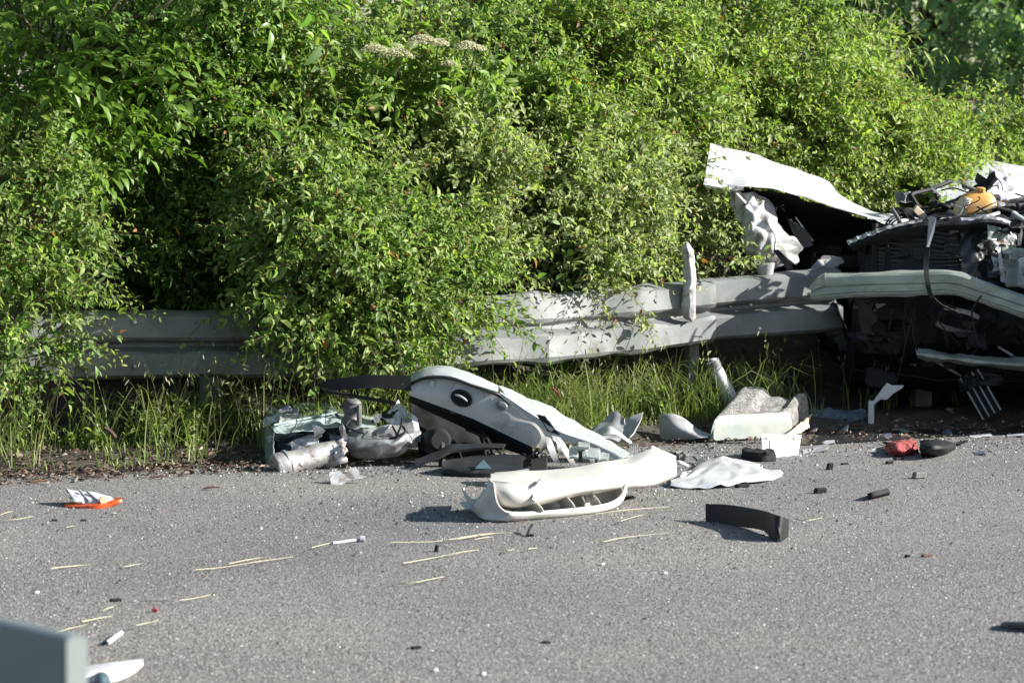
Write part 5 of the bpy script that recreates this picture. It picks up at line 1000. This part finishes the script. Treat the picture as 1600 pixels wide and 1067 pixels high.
# seat foam
q0, q1, q2, q3 = G(1111, 690), G(1236, 682), G(1264, 670), G(1158, 672)
fm = thing('seat_foam', 'dirty cream moulded seat foam lying at the road edge, grey woven top', 'seat foam', (q0+q1)/2)
rows = []; NU_, NV_ = 46, 34
def hgt(u, v):
    h = (1-v)*((1-u)*.118+u*.12)+v*((1-u)*.245+u*.20)
    ch = sstep(.36, .48, u)*(1-sstep(.78, .92, u))*sstep(.05, .3, v); h -= .030*ch
    h -= .012*sstep(.3, .5, u)*sstep(.7, .95, v)*(1-sstep(.85, .95, u))
    return h
def grid_pt(u, v, h): 
    a = q0.lerp(q1, u); b_ = q3.lerp(q2, u); p_ = a.lerp(b_, v); return Vector((p_.x, p_.y, h))
vs = [0.0, .02, .07, .15]+[.15+.7*k/20 for k in range(1, 21)]+[.93, .98, 1.0]; us = [0.0, .02, .06, .12]+[.12+.76*k/26 for k in range(1, 27)]+[.94, .98, 1.0]
rows = [[grid_pt(u, 0, .004) for u in us]]
for v in vs:
    r = []
    for u in us:
        e = min(1, min(u, 1-u)/.12, min(v, 1-v)/.15); rd = math.sqrt(max(0, 1-(1-e)**2)); h = hgt(u, v)
        r.append(grid_pt(u, v, max(.004, h*(.62+.38*rd)))+Vector((0, 0, .004*noise.noise((u*9, v*9, 1)))))
    r[0] = grid_pt(0, v, .05); r[-1] = grid_pt(1, v, .05); r = [grid_pt(.01, v, .004)]+r+[grid_pt(.99, v, .004)]; rows.append(r)
rows[0] = [rows[1][0]]+rows[0]+[rows[1][-1]]; rows[0] = [Vector((q.x, q.y, .004)) for q in rows[0]]
rows.append([Vector((q.x, q.y, .004)) for q in rows[-1]])
k_ = 8
top_rows = rows[3:]; fo = sheet('foam_top', top_rows, 'foam', fm, .01, 60, 44, .003, 20, 2, linear_u=True, linear_v=True)
sheet('foam_front', [[q+Vector((0, 0, 0)) for q in rows[0]]]+rows[1:4], 'cream_foam', fm, .012, 60, 14, .002, 8, 3, linear_u=True, linear_v=True)
sheet('fabric_hem', [[P(1232, 678, 15.2), P(1250, 662, 15.35), P(1268, 646, 15.5)], [P(1226, 681, 15.15), P(1248, 670, 15.3), P(1262, 660, 15.45)], [P(1234, 680, 15.2), P(1250, 676, 15.3), P(1264, 668, 15.42)]], 'beige_plastic', fm, .005, 16, 8, .006, 12, 3, ragged=.004)
pi_ = thing('sooty_pipe', 'short white pipe with sooty mouth leaning behind the seat foam', 'pipe', P(1142, 640, 15.75))
tube('pipe', [P(1148, 655, 15.70), P(1140, 620, 15.72), P(1126, 592, 15.72), P(1114, 568, 15.70), P(1113, 566, 15.70)], [.036, .036, .034, .034, .028], 'white_plastic', pi_, n=16, seg=16)
tube('sooty_mouth', [P(1117, 574, 15.705), P(1112, 564, 15.70), P(1111, 562, 15.70), P(1112, 565, 15.70)], [.036, .037, .034, .026], 'grey_rubber', pi_, n=16, cap=True)
S('wheel_liner', 'grey curved plastic liner standing on edge beside the seat foam', 'plastic liner', [
    [P(1031, 648, 15.25), P(1050, 647, 15.22), P(1068, 654, 15.2), P(1090, 671, 15.15), P(1110, 679, 15.1)], [P(1031, 668, 15.18), P(1052, 666, 15.1), P(1070, 670, 15.08), P(1090, 678, 15.08), P(1108, 682, 15.08)], [P(1033, 688, 15.14), P(1056, 686, 15.1), P(1076, 686, 15.08), P(1092, 685, 15.06), P(1106, 684, 15.06)]], 'grey_plastic', th=.004, nu=30, nv=14)
S('grey_shard', 'grey plastic shard with a bolt hole propped in the grass by the door glass', 'plastic shard', [[P(923, 672, 14.9), P(940, 660, 14.92), P(958, 645, 14.95), P(970, 650, 14.92), P(977, 655, 14.88)], [P(924, 682, 14.8), P(942, 678, 14.8), P(960, 674, 14.8), P(972, 674, 14.8), P(978, 676, 14.8)], [P(925, 690, 14.72), P(942, 690, 14.7), P(960, 690, 14.7), P(974, 690, 14.7), P(984, 690, 14.7)]], 'grey_plastic', th=.004, nu=20, nv=12, crumple=.008, freq=9, seed=2)
S('grey_shard', 'upright pointed grey plastic shard beside the shard with a bolt hole', 'plastic shard', [[P(979, 656, 14.9), P(990, 650, 14.9), P(1005, 646, 14.92)], [P(978, 672, 14.82), P(988, 668, 14.8), P(1000, 661, 14.8)], [P(976, 692, 14.72), P(982, 690, 14.7), P(986, 684, 14.7)]], 'grey_plastic', th=.004, nu=14, nv=14, crumple=.004, freq=9, seed=4)
S('white_sliver', 'pale plastic sliver folded over at the foot of the grey shards', 'plastic shard', [[P(930, 676, 14.75), P(955, 668, 14.72), P(985, 690, 14.7)], [P(932, 684, 14.66), P(958, 680, 14.62), P(988, 694, 14.62)]], 'white_plastic', th=.003, nu=20, nv=6, crumple=.008, freq=10, seed=4)
gr_ = thing('wire_grille', 'small grey plastic grille lying against the door glass', 'grille', G(990, 710))
for k in range(5): tube('bar', [P(984+k*3, 693, 14.1), P(984+k*3, 711, 14.05)], .0025, 'grey_plastic', gr_, n=4)
for k in range(3): tube('bar', [P(983, 693+k*8, 14.09), P(998, 693+k*8, 14.09)], .0025, 'grey_plastic', gr_, n=4)
# curl of cable beside the bumper end
cc = thing('cable_coil', 'loop of grey and black cable on the road past the bumper end', 'cable', G(1065, 722))
tube('cable', [G(1046, 714, .02), G(1056, 708, .05), G(1066, 706, .05), G(1070, 716, .03), G(1062, 720, .015), G(1070, 712, .05), G(1082, 712, .03), G(1092, 722, .008)], .006, 'grey_rubber', cc, n=7, seg=40)
tube('cable', [G(1048, 724, .02), G(1060, 722, .035), G(1074, 728, .01)], .009, 'white_plastic', cc, n=7, seg=14); box('plug', G(1052, 716, .025), (.05, .01, 0), (0, .05, 0), (0, 0, .05), 'black_plastic', cc)
# black arched trim
S('black_trim_arch', 'bent black plastic trim standing on edge alone on the open asphalt', 'plastic trim', [
    [P(1104, 787, 12.2), P(1135, 788, 12.12), P(1165, 792, 12.0), P(1195, 798, 11.85), P(1212, 804, 11.68), P(1222, 808, 11.65), P(1230, 811, 11.76)],
    [P(1104, 802, 12.19), P(1135, 804, 12.11), P(1165, 809, 11.99), P(1195, 815, 11.84), P(1213, 827, 11.62), P(1222, 828, 11.64), P(1230, 828, 11.75)],
    [P(1104, 817, 12.18), P(1135, 820, 12.1), P(1165, 824, 11.98), P(1196, 830, 11.82), P(1214, 850, 11.60), P(1223, 846, 11.66), P(1229, 841, 11.75)]], 'black_plastic', th=.006, nu=40, nv=10)
# red cloth and black cover
S('red_cloth', 'crumpled red cloth scrap on the road beside a black flap', 'cloth', [[G(1386, 694, .01), G(1400, 690, .03), G(1418, 690, .03), G(1432, 690, .03)], [G(1384, 702, .02), G(1400, 699, .045), G(1416, 699, .04), G(1432, 699, .03)], [G(1390, 711, .004), G(1406, 711, .01), G(1420, 710, .006), G(1434, 708, .004)]], 'red_cloth', th=.003, nu=26, nv=18, crumple=.018, freq=14, seed=3)
S('black_flap', 'glossy black rubber flap lying beside the red cloth', 'rubber flap', [[G(1438, 690, .05), G(1455, 688, .07), G(1478, 690, .05), G(1490, 694, .03)], [G(1438, 700, .05), G(1456, 699, .06), G(1478, 699, .05), G(1492, 698, .02)], [G(1440, 712, .004), G(1458, 712, .004), G(1476, 710, .004), G(1488, 703, .004)]], 'black_plastic', th=.005, nu=24, nv=12, crumple=.006, freq=9, seed=5)
S('black_sliver', 'thin black sliver curving away behind the rubber flap', 'plastic shard', [[G(1490, 690, .02), G(1502, 690, .015), G(1512, 688, .02)], [G(1488, 695, .005), G(1500, 695, .005), G(1511, 691, .012)]], 'black_plastic', th=.004, nu=12, nv=5)
S('black_sliver', 'thin black sliver lying behind the red cloth', 'plastic shard', [[G(1380, 690, .012), G(1394, 693, .01), G(1408, 692, .012)], [G(1380, 693, .004), G(1394, 697, .004), G(1408, 696, .004)]], 'black_plastic', th=.004, nu=12, nv=5)
# white T-shaped plastic under the car
tp = thing('white_bracket', 'white plastic bracket with flared top standing in the shade of the wreck', 'plastic bracket', G(1361, 666))
box('stem', P(1361, 646, 15.7), (.028, 0, 0), (0, .02, 0), (0, 0, .128), 'white_plastic', tp)
plate('flared_arm', [P(1364, 628, 15.7), P(1372, 616, 15.7), P(1386, 598, 15.7), P(1394, 602, 15.7), P(1412, 602, 15.7), P(1410, 606, 15.7), P(1394, 616, 15.7), P(1386, 624, 15.7), P(1376, 624, 15.7), P(1382, 618, 15.7), P(1366, 632, 15.7)], 'white_plastic', tp, (0, .012, 0))
S('blue_cover', 'bluish broken plastic cover lying in the shade beside the seat foam', 'plastic cover', [[P(1266, 642, 15.85), P(1300, 640, 15.85), P(1330, 640, 15.85), P(1352, 640, 15.85)], [P(1268, 655, 15.75), P(1300, 653, 15.75), P(1330, 652, 15.75), P(1350, 652, 15.75)], [P(1266, 669, 15.66), P(1300, 668, 15.66), P(1330, 666, 15.68), P(1346, 664, 15.7)]], 'blue_plastic', th=.005, nu=30, nv=16, crumple=.012, freq=12, seed=3, ragged=.006)
for k, (pts, m_, lb) in enumerate([
    ([(1264, 668), (1276, 665), (1276, 672), (1264, 674)], 'white_plastic', 'small white tab at the edge of the bluish cover, next to the foam'),
    ([(1314, 660), (1327, 658), (1324, 672), (1315, 672)], 'white_plastic', 'white forked tab in front of the bluish cover'),
    ([(1262, 632), (1272, 630), (1290, 633), (1273, 637), (1266, 644)], 'pale_green_paint', 'pale green splinter behind the bluish cover'),
    ([(1396, 672), (1404, 667), (1418, 672), (1438, 676), (1416, 676)], 'aluminium_green', 'long pale splinter at the edge of the car shadow'),
    ([(1470, 678), (1474, 672), (1488, 673), (1486, 680)], 'blue_plastic', 'square blue grey fragment at the edge of the car shadow'),
    ([(1514, 680), (1548, 676), (1550, 679), (1516, 683)], 'white_plastic', 'long thin white strip at the edge of the car shadow'),
    ([(1278, 690), (1304, 687), (1304, 691), (1280, 694)], 'white_plastic', 'short white strip on the road beyond the white cover'),
    ([(1270, 700), (1294, 692), (1292, 703), (1272, 706)], 'grey_plastic', 'grey square fragment next to the short white strip'),
    ([(1253, 703), (1266, 700), (1266, 706), (1256, 709)], 'white_plastic', 'chipped pale fragment against the white cover'),
    ([(1456, 660), (1466, 657), (1482, 658), (1474, 662), (1462, 662)], 'aluminium_green', 'greenish splinter deep in the shade under the wreck'),
    ([(1354, 704), (1368, 701), (1370, 704), (1358, 706)], 'white_plastic', 'tiny white chip near the red cloth'),
    ([(1520, 706), (1538, 703), (1540, 708), (1524, 710)], 'blue_plastic', 'blue grey fragment on the road past the black flap'),
    ([(1362, 681), (1392, 676), (1394, 680), (1366, 684)], 'blue_plastic', 'bluish strip at the shadow edge behind the red cloth'),
    ([(1572, 678), (1600, 676), (1600, 680), (1574, 681)], 'white_plastic', 'thin white strip at the shadow edge below the duct')]):
    h_ = .03 if k < 3 else .012
    o = plate('plastic_fragment', [G(a, b_, h_*(.2+.8*((i*7) % 3)/2)) for i, (a, b_) in enumerate(pts)], m_, None, (0, 0, -.006), .003, k); tag(o, lb, 'fragment')
# small solid bits on the road
for k, (px, py, w_, h_, m_, lb) in enumerate([
    (1282, 771, 20, 9, 'black_plastic', 'small black block on the road short of the white panel tip'),
    (1437, 748, 22, 11, 'grey_rubber', 'small dark grey block on the road below the red cloth'),
    (1297, 734, 10, 11, 'black_plastic', 'small black clip standing on the road behind the black block'),
    (1390, 725, 12, 5, 'rubber', 'tiny dark lump between red cloth and the grey block'),
    (1405, 719, 16, 4, 'rubber', 'thin dark strip just below the red cloth'),
    (1160, 762, 22, 6, 'rubber', 'dark rubber lump under the edge of the white panel'),
    (1320, 726, 12, 3, 'rubber', 'thin dark chip beside the standing black clip'),
    (1418, 871, 7, 5, 'rubber', 'tiny black lump alone on the open asphalt'),
    (1448, 870, 16, 4, 'rust_wood', 'rust brown flake beside the tiny black lump'),
    (650, 1014, 16, 5, 'rubber', 'black crumb on bare asphalt below the straw'),
    (853, 1005, 11, 4, 'rubber', 'small dark crumb on bare asphalt'),
    (682, 862, 4, 11, 'rubber', 'black peg standing among the straw stalks'),
    (180, 940, 18, 5, 'rubber', 'dark scrap beside the straw near the white stick'),
    (1112, 760, 14, 3, 'rubber', 'dark crumb just under the white panel'),
    (130, 814, 8, 3, 'rubber', 'dark crumb near the orange lamp'),
    (85, 814, 8, 3, 'rubber', 'dark crumb below the orange lamp shadow'),
    (980, 780, 22, 5, 'rubber', 'dark rubber scrap beside the intake corner of the bumper')]):
    q = G(px, py); s_ = q.y/F
    o = box('road_debris', q+Vector((0, w_*s_*.25, h_*s_*.5-.001)), UDIR*w_*s_, SDIR*max(.02, w_*s_*.5), (h_*s_*.2, 0, h_*s_), m_, None, .4); tag(o, lb, 'debris')
rg = thing('rubber_ring', 'dark rubber ring section lying on the road right of the black block', 'rubber ring', G(1371, 772))
sheet('ring', [[G(1355, 771, .03), G(1363, 768, .038), G(1375, 765, .042), G(1387, 762, .04)], [G(1356, 772, .012), G(1364, 772, .012), G(1376, 770, .012), G(1386, 768, .012)], [G(1358, 773, .0), G(1366, 773, .0), G(1377, 772, .0), G(1386, 770, .0)]], 'rubber', rg, .02, 16, 6)
S('dark_sliver', 'dark pointed sliver at the road edge of view beyond the black arch trim', 'plastic shard', [[G(1564, 972, .012), G(1580, 970, .03), G(1640, 972, .035)], [G(1565, 975, .002), G(1582, 980, .002), G(1640, 984, .002)]], 'grey_plastic', th=.004, nu=12, nv=5)
lv = thing('bent_leaf', 'small bent dark twig piece standing at the end of the straw', 'twig', G(826, 836))
tube('twig', [G(832, 819, .03), G(827, 827, .02), G(825, 835, .004)], .005, 'rubber', lv, n=5, seg=6); box('chip', G(828, 836, .004), (.03, 0, 0), (0, .03, 0), (0, 0, .008), 'dark_plastic_and_shade', lv)

# ------------------------------------------------------------------ orange lamp
lp = thing('orange_lamp', 'broken orange turn signal lamp lying face down on the road', 'car lamp', G(150, 794))
Yl = G(150, 794).y
sheet('lens', [[P(100, 788, Yl+.10), P(125, 784, Yl+.14), P(160, 782, Yl+.14), P(190, 779, Yl+.12)], [P(102, 792, Yl+.03), P(126, 792, Yl), P(160, 790, Yl), P(190, 782, Yl+.08)], [P(108, 795, Yl+.05), P(128, 796, Yl+.02), P(158, 794, Yl+.02), P(184, 786, Yl+.1)]], 'lamp_orange', lp, .006, 26, 10)
sheet('housing', [[P(103, 765, Yl+.16), P(125, 768, Yl+.18), P(150, 772, Yl+.18), P(176, 779, Yl+.15)], [P(108, 776, Yl+.09), P(130, 777, Yl+.09), P(152, 778, Yl+.1), P(180, 781, Yl+.12)], [P(116, 786, Yl+.03), P(134, 786, Yl+.03), P(156, 786, Yl+.04), P(184, 783, Yl+.1)]], 'white_plastic', lp, .006, 24, 14, .006, 14, 3, ragged=.003)
for a, b_ in (((124, 766), (140, 784)), ((136, 768), (154, 783)), ((104, 764), (118, 784))): tube('housing_rib', [P(*a, Yl+.13), P(*b_, Yl+.03)], .005, 'grey_plastic', lp, n=6)
tube('bulb_socket', [P(160, 780, Yl+.05), P(162, 781, Yl+.03)], [.014, .016], 'beige_plastic', lp, n=10)

# ------------------------------------------------------------------ straw, sticks, near shards
STR = [[(615, 913), (650, 908), (694, 902), (704, 900)], [(630, 878), (680, 872), (720, 862), (748, 858)], [(610, 848), (680, 846), (720, 838), (760, 835), (800, 831)], [(686, 846), (715, 840), (760, 836), (812, 829)], [(305, 888), (345, 887), (400, 878), (458, 868)], [(358, 880), (395, 874), (434, 866)], [(220, 940), (280, 936), (322, 931), (340, 925)], [(78, 988), (105, 982), (136, 976)], [(128, 970), (170, 964), (204, 957)], [(200, 980), (215, 975), (246, 969)], [(0, 813), (25, 810), (52, 808)], [(80, 886), (130, 884), (195, 879)], [(182, 889), (200, 884), (220, 879)], [(935, 849), (950, 843), (980, 840), (1045, 832)], [(970, 812), (1000, 806), (1028, 801)], [(930, 803), (980, 797), (1045, 790)], [(1240, 812), (1262, 811), (1285, 809)], [(487, 854), (512, 849), (540, 845)], [(742, 842), (765, 840), (785, 839)], [(787, 862), (795, 859), (803, 857)], [(826, 856), (838, 855), (850, 853)], [(0, 803), (14, 801), (28, 798)], [(95, 826), (105, 823), (116, 820)], [(176, 801), (182, 800), (188, 800)], [(160, 952), (175, 949), (190, 947)]]
for k, s_ in enumerate(STR):
    pts = [G(a, b_+1.6*math.sin(i*2.3+k*1.9), .004+.014*math.sin(i*1.7+k)**2) for i, (a, b_) in enumerate(s_)]
    o = tube('straw', pts, [.0011+.0003*(k % 3)]+[.0013]*(len(pts)-2)+[.0007], 'straw', None, n=5, seg=10); tag(o, 'pale dry straw stalk lying on the open asphalt', 'straw', 'straw stalks strewn on the road')
sk = thing('white_stick', 'short white plastic stick with dark tip near the white shard', 'stick', G(178, 998))
tube('stick', [G(167, 1004, .008), G(190, 988, .008)], .007, 'white_plastic', sk, n=7); tube('tip', [G(167, 1004, .008), G(161, 1005, .006)], [.006, .004], 'rubber', sk, n=6)
s2 = thing('white_rod', 'thin white rod with knob end lying left of the bumper shadow', 'stick', G(550, 846))
tube('rod', [G(520, 848, .006), G(566, 842, .008)], .005, 'white_plastic', s2, n=6); tube('knob', [G(563, 842, .01), G(570, 842, .01)], .012, 'white_plastic', s2, n=8)
S('white_shard', 'broken white plastic shard lying in front of the grey barrier end', 'plastic shard', [[G(100, 1048, .02), G(150, 1040, .03), G(190, 1035, .03), G(224, 1031, .02)], [G(105, 1056, .03), G(150, 1051, .035), G(190, 1047, .03), G(222, 1038, .02)], [G(110, 1075, .01), G(150, 1068, .01), G(180, 1064, .008), G(212, 1049, .004)]], 'white_plastic', th=.004, nu=24, nv=10, crumple=.003, freq=8, seed=2)
o = thing('pale_blue_cap', 'pale blue round cap on the lower edge of the white shard', 'cap', G(158, 1062)); tube('knob', [G(158, 1064, .0), G(158, 1064, .03), G(158, 1064, .042), G(158, 1064, .046)], [.024, .026, .018, .005], 'teal_plastic', o, n=14)
o = box('red_chip', G(242, 953, .006), (.018, 0, 0), (0, .02, 0), (0, 0, .012), 'red_cloth', None, .4); tag(o, 'tiny red chip on the asphalt near a straw stalk', 'chip')
for k, (px, py) in enumerate([(942, 881), (1040, 895), (756, 1052), (681, 1046), (58, 925)]):
    o = box('white_chip', G(px, py, .004), (.012, .004, 0), (0, .02, 0), (0, 0, .008), 'white_plastic', None, .4); tag(o, 'tiny white chip on bare asphalt', 'chip', 'white chips on the road')
# debris in the verge
for k, (a, b_, r_, m_, lb) in enumerate([((163, 668), (180, 684), .012, 'rust_wood', 'rusty brown broken stick in the grass'), ((863, 606), (876, 624), .005, 'red_cloth', 'thin red strip caught in the grass behind the door'), ((222, 610), (243, 622), .004, 'rust_wood', 'thin reddish stem arching before the shaded guardrail')]):
    Y_ = [14.2, 15.1, 14.55][k]; o = tube('verge_stick', [P(*a, Y_), P((a[0]+b_[0])/2+2, (a[1]+b_[1])/2-1, Y_), P(*b_, Y_)], r_, m_, None, n=6, seg=6); tag(o, lb, 'stick')
o = plate('verge_shard', [G(182, 702, .05), G(196, 694, .07), G(199, 697, .06), G(186, 705, .03)], 'white_plastic', None, (0, 0, -.005)); tag(o, 'white plastic shard lying in the turf by the litter strip', 'fragment')
for k, (px, py, a) in enumerate([(250, 745, .3), (150, 745, .1), (330, 762, .2), (60, 752, .5), (205, 722, .4)]):
    q = G(px, py, .01); d = Vector((math.cos(a), math.sin(a), .05)); o = tube('bark_stick', [q-d*.035, q+Vector((0, 0, .004)), q+d*.035], [.004, .005, .003], 'rust_wood', None, n=5, seg=5); tag(o, 'brown bark stick in the dead leaf litter', 'stick', 'bark sticks in the litter')
cu = thing('grey_cup', 'grey plastic cup wedged on top of the guardrail under the wreck', 'cup', P(1195, 428, ry(1195)))
tube('cup', [P(1196, 430, ry(1195)), P(1195, 412, ry(1195)), P(1195, 412, ry(1195)), P(1196, 420, ry(1195))], [.038, .052, .047, .036], 'grey_plastic', cu, n=18)

# ------------------------------------------------------------------ near barrier end at the camera side of the road
nb = thing('barrier_end', 'out of focus grey steel barrier end standing close to the lens', 'barrier', G(60, 1500))
a0 = P(99, 994, 4.6); dL = (P(0, 969, 4.73)-a0); dL.z = 0; dL.normalize(); nrm_ = Vector((dL.y, -dL.x, 0))
if nrm_.y > 0: nrm_ = -nrm_
rows = []
for dn_, dz in [(-.036, -.01), (-.034, -.003), (-.028, 0), (-.008, 0), (0, -.006), (0, -.15), (0, -.30), (-.008, -.312), (-.03, -.312), (-.036, -.30), (-.036, -.01)]:
    rows.append([a0 + dL*t_ - nrm_*(-dn_) + Vector((0, 0, dz)) if False else a0 + dL*t_ + nrm_*dn_ + Vector((0, 0, dz)) for t_ in (0, .4, .9, 1.6, 2.4)])
sheet('rail', rows, 'barrier_steel', nb, .004, 16, len(rows), linear_v=True)
ep = [a0+nrm_*dn_+Vector((0, 0, dz)) - dL*.002 for dn_, dz in [(-.036, -.01), (-.03, -.001), (-.008, -.001), (0, -.006), (0, -.30), (-.008, -.31), (-.03, -.31), (-.036, -.30)]]
plate('end_cap', ep, 'barrier_steel', nb, tuple(dL*-.006))
for t_ in (.25, 1.5):
    q = a0+dL*t_+nrm_*-.018; box('post', (q.x, q.y, (q.z-.31)/2-.01), dL*.08, nrm_*.03, (0, 0, q.z-.31+.04), 'barrier_steel', nb)
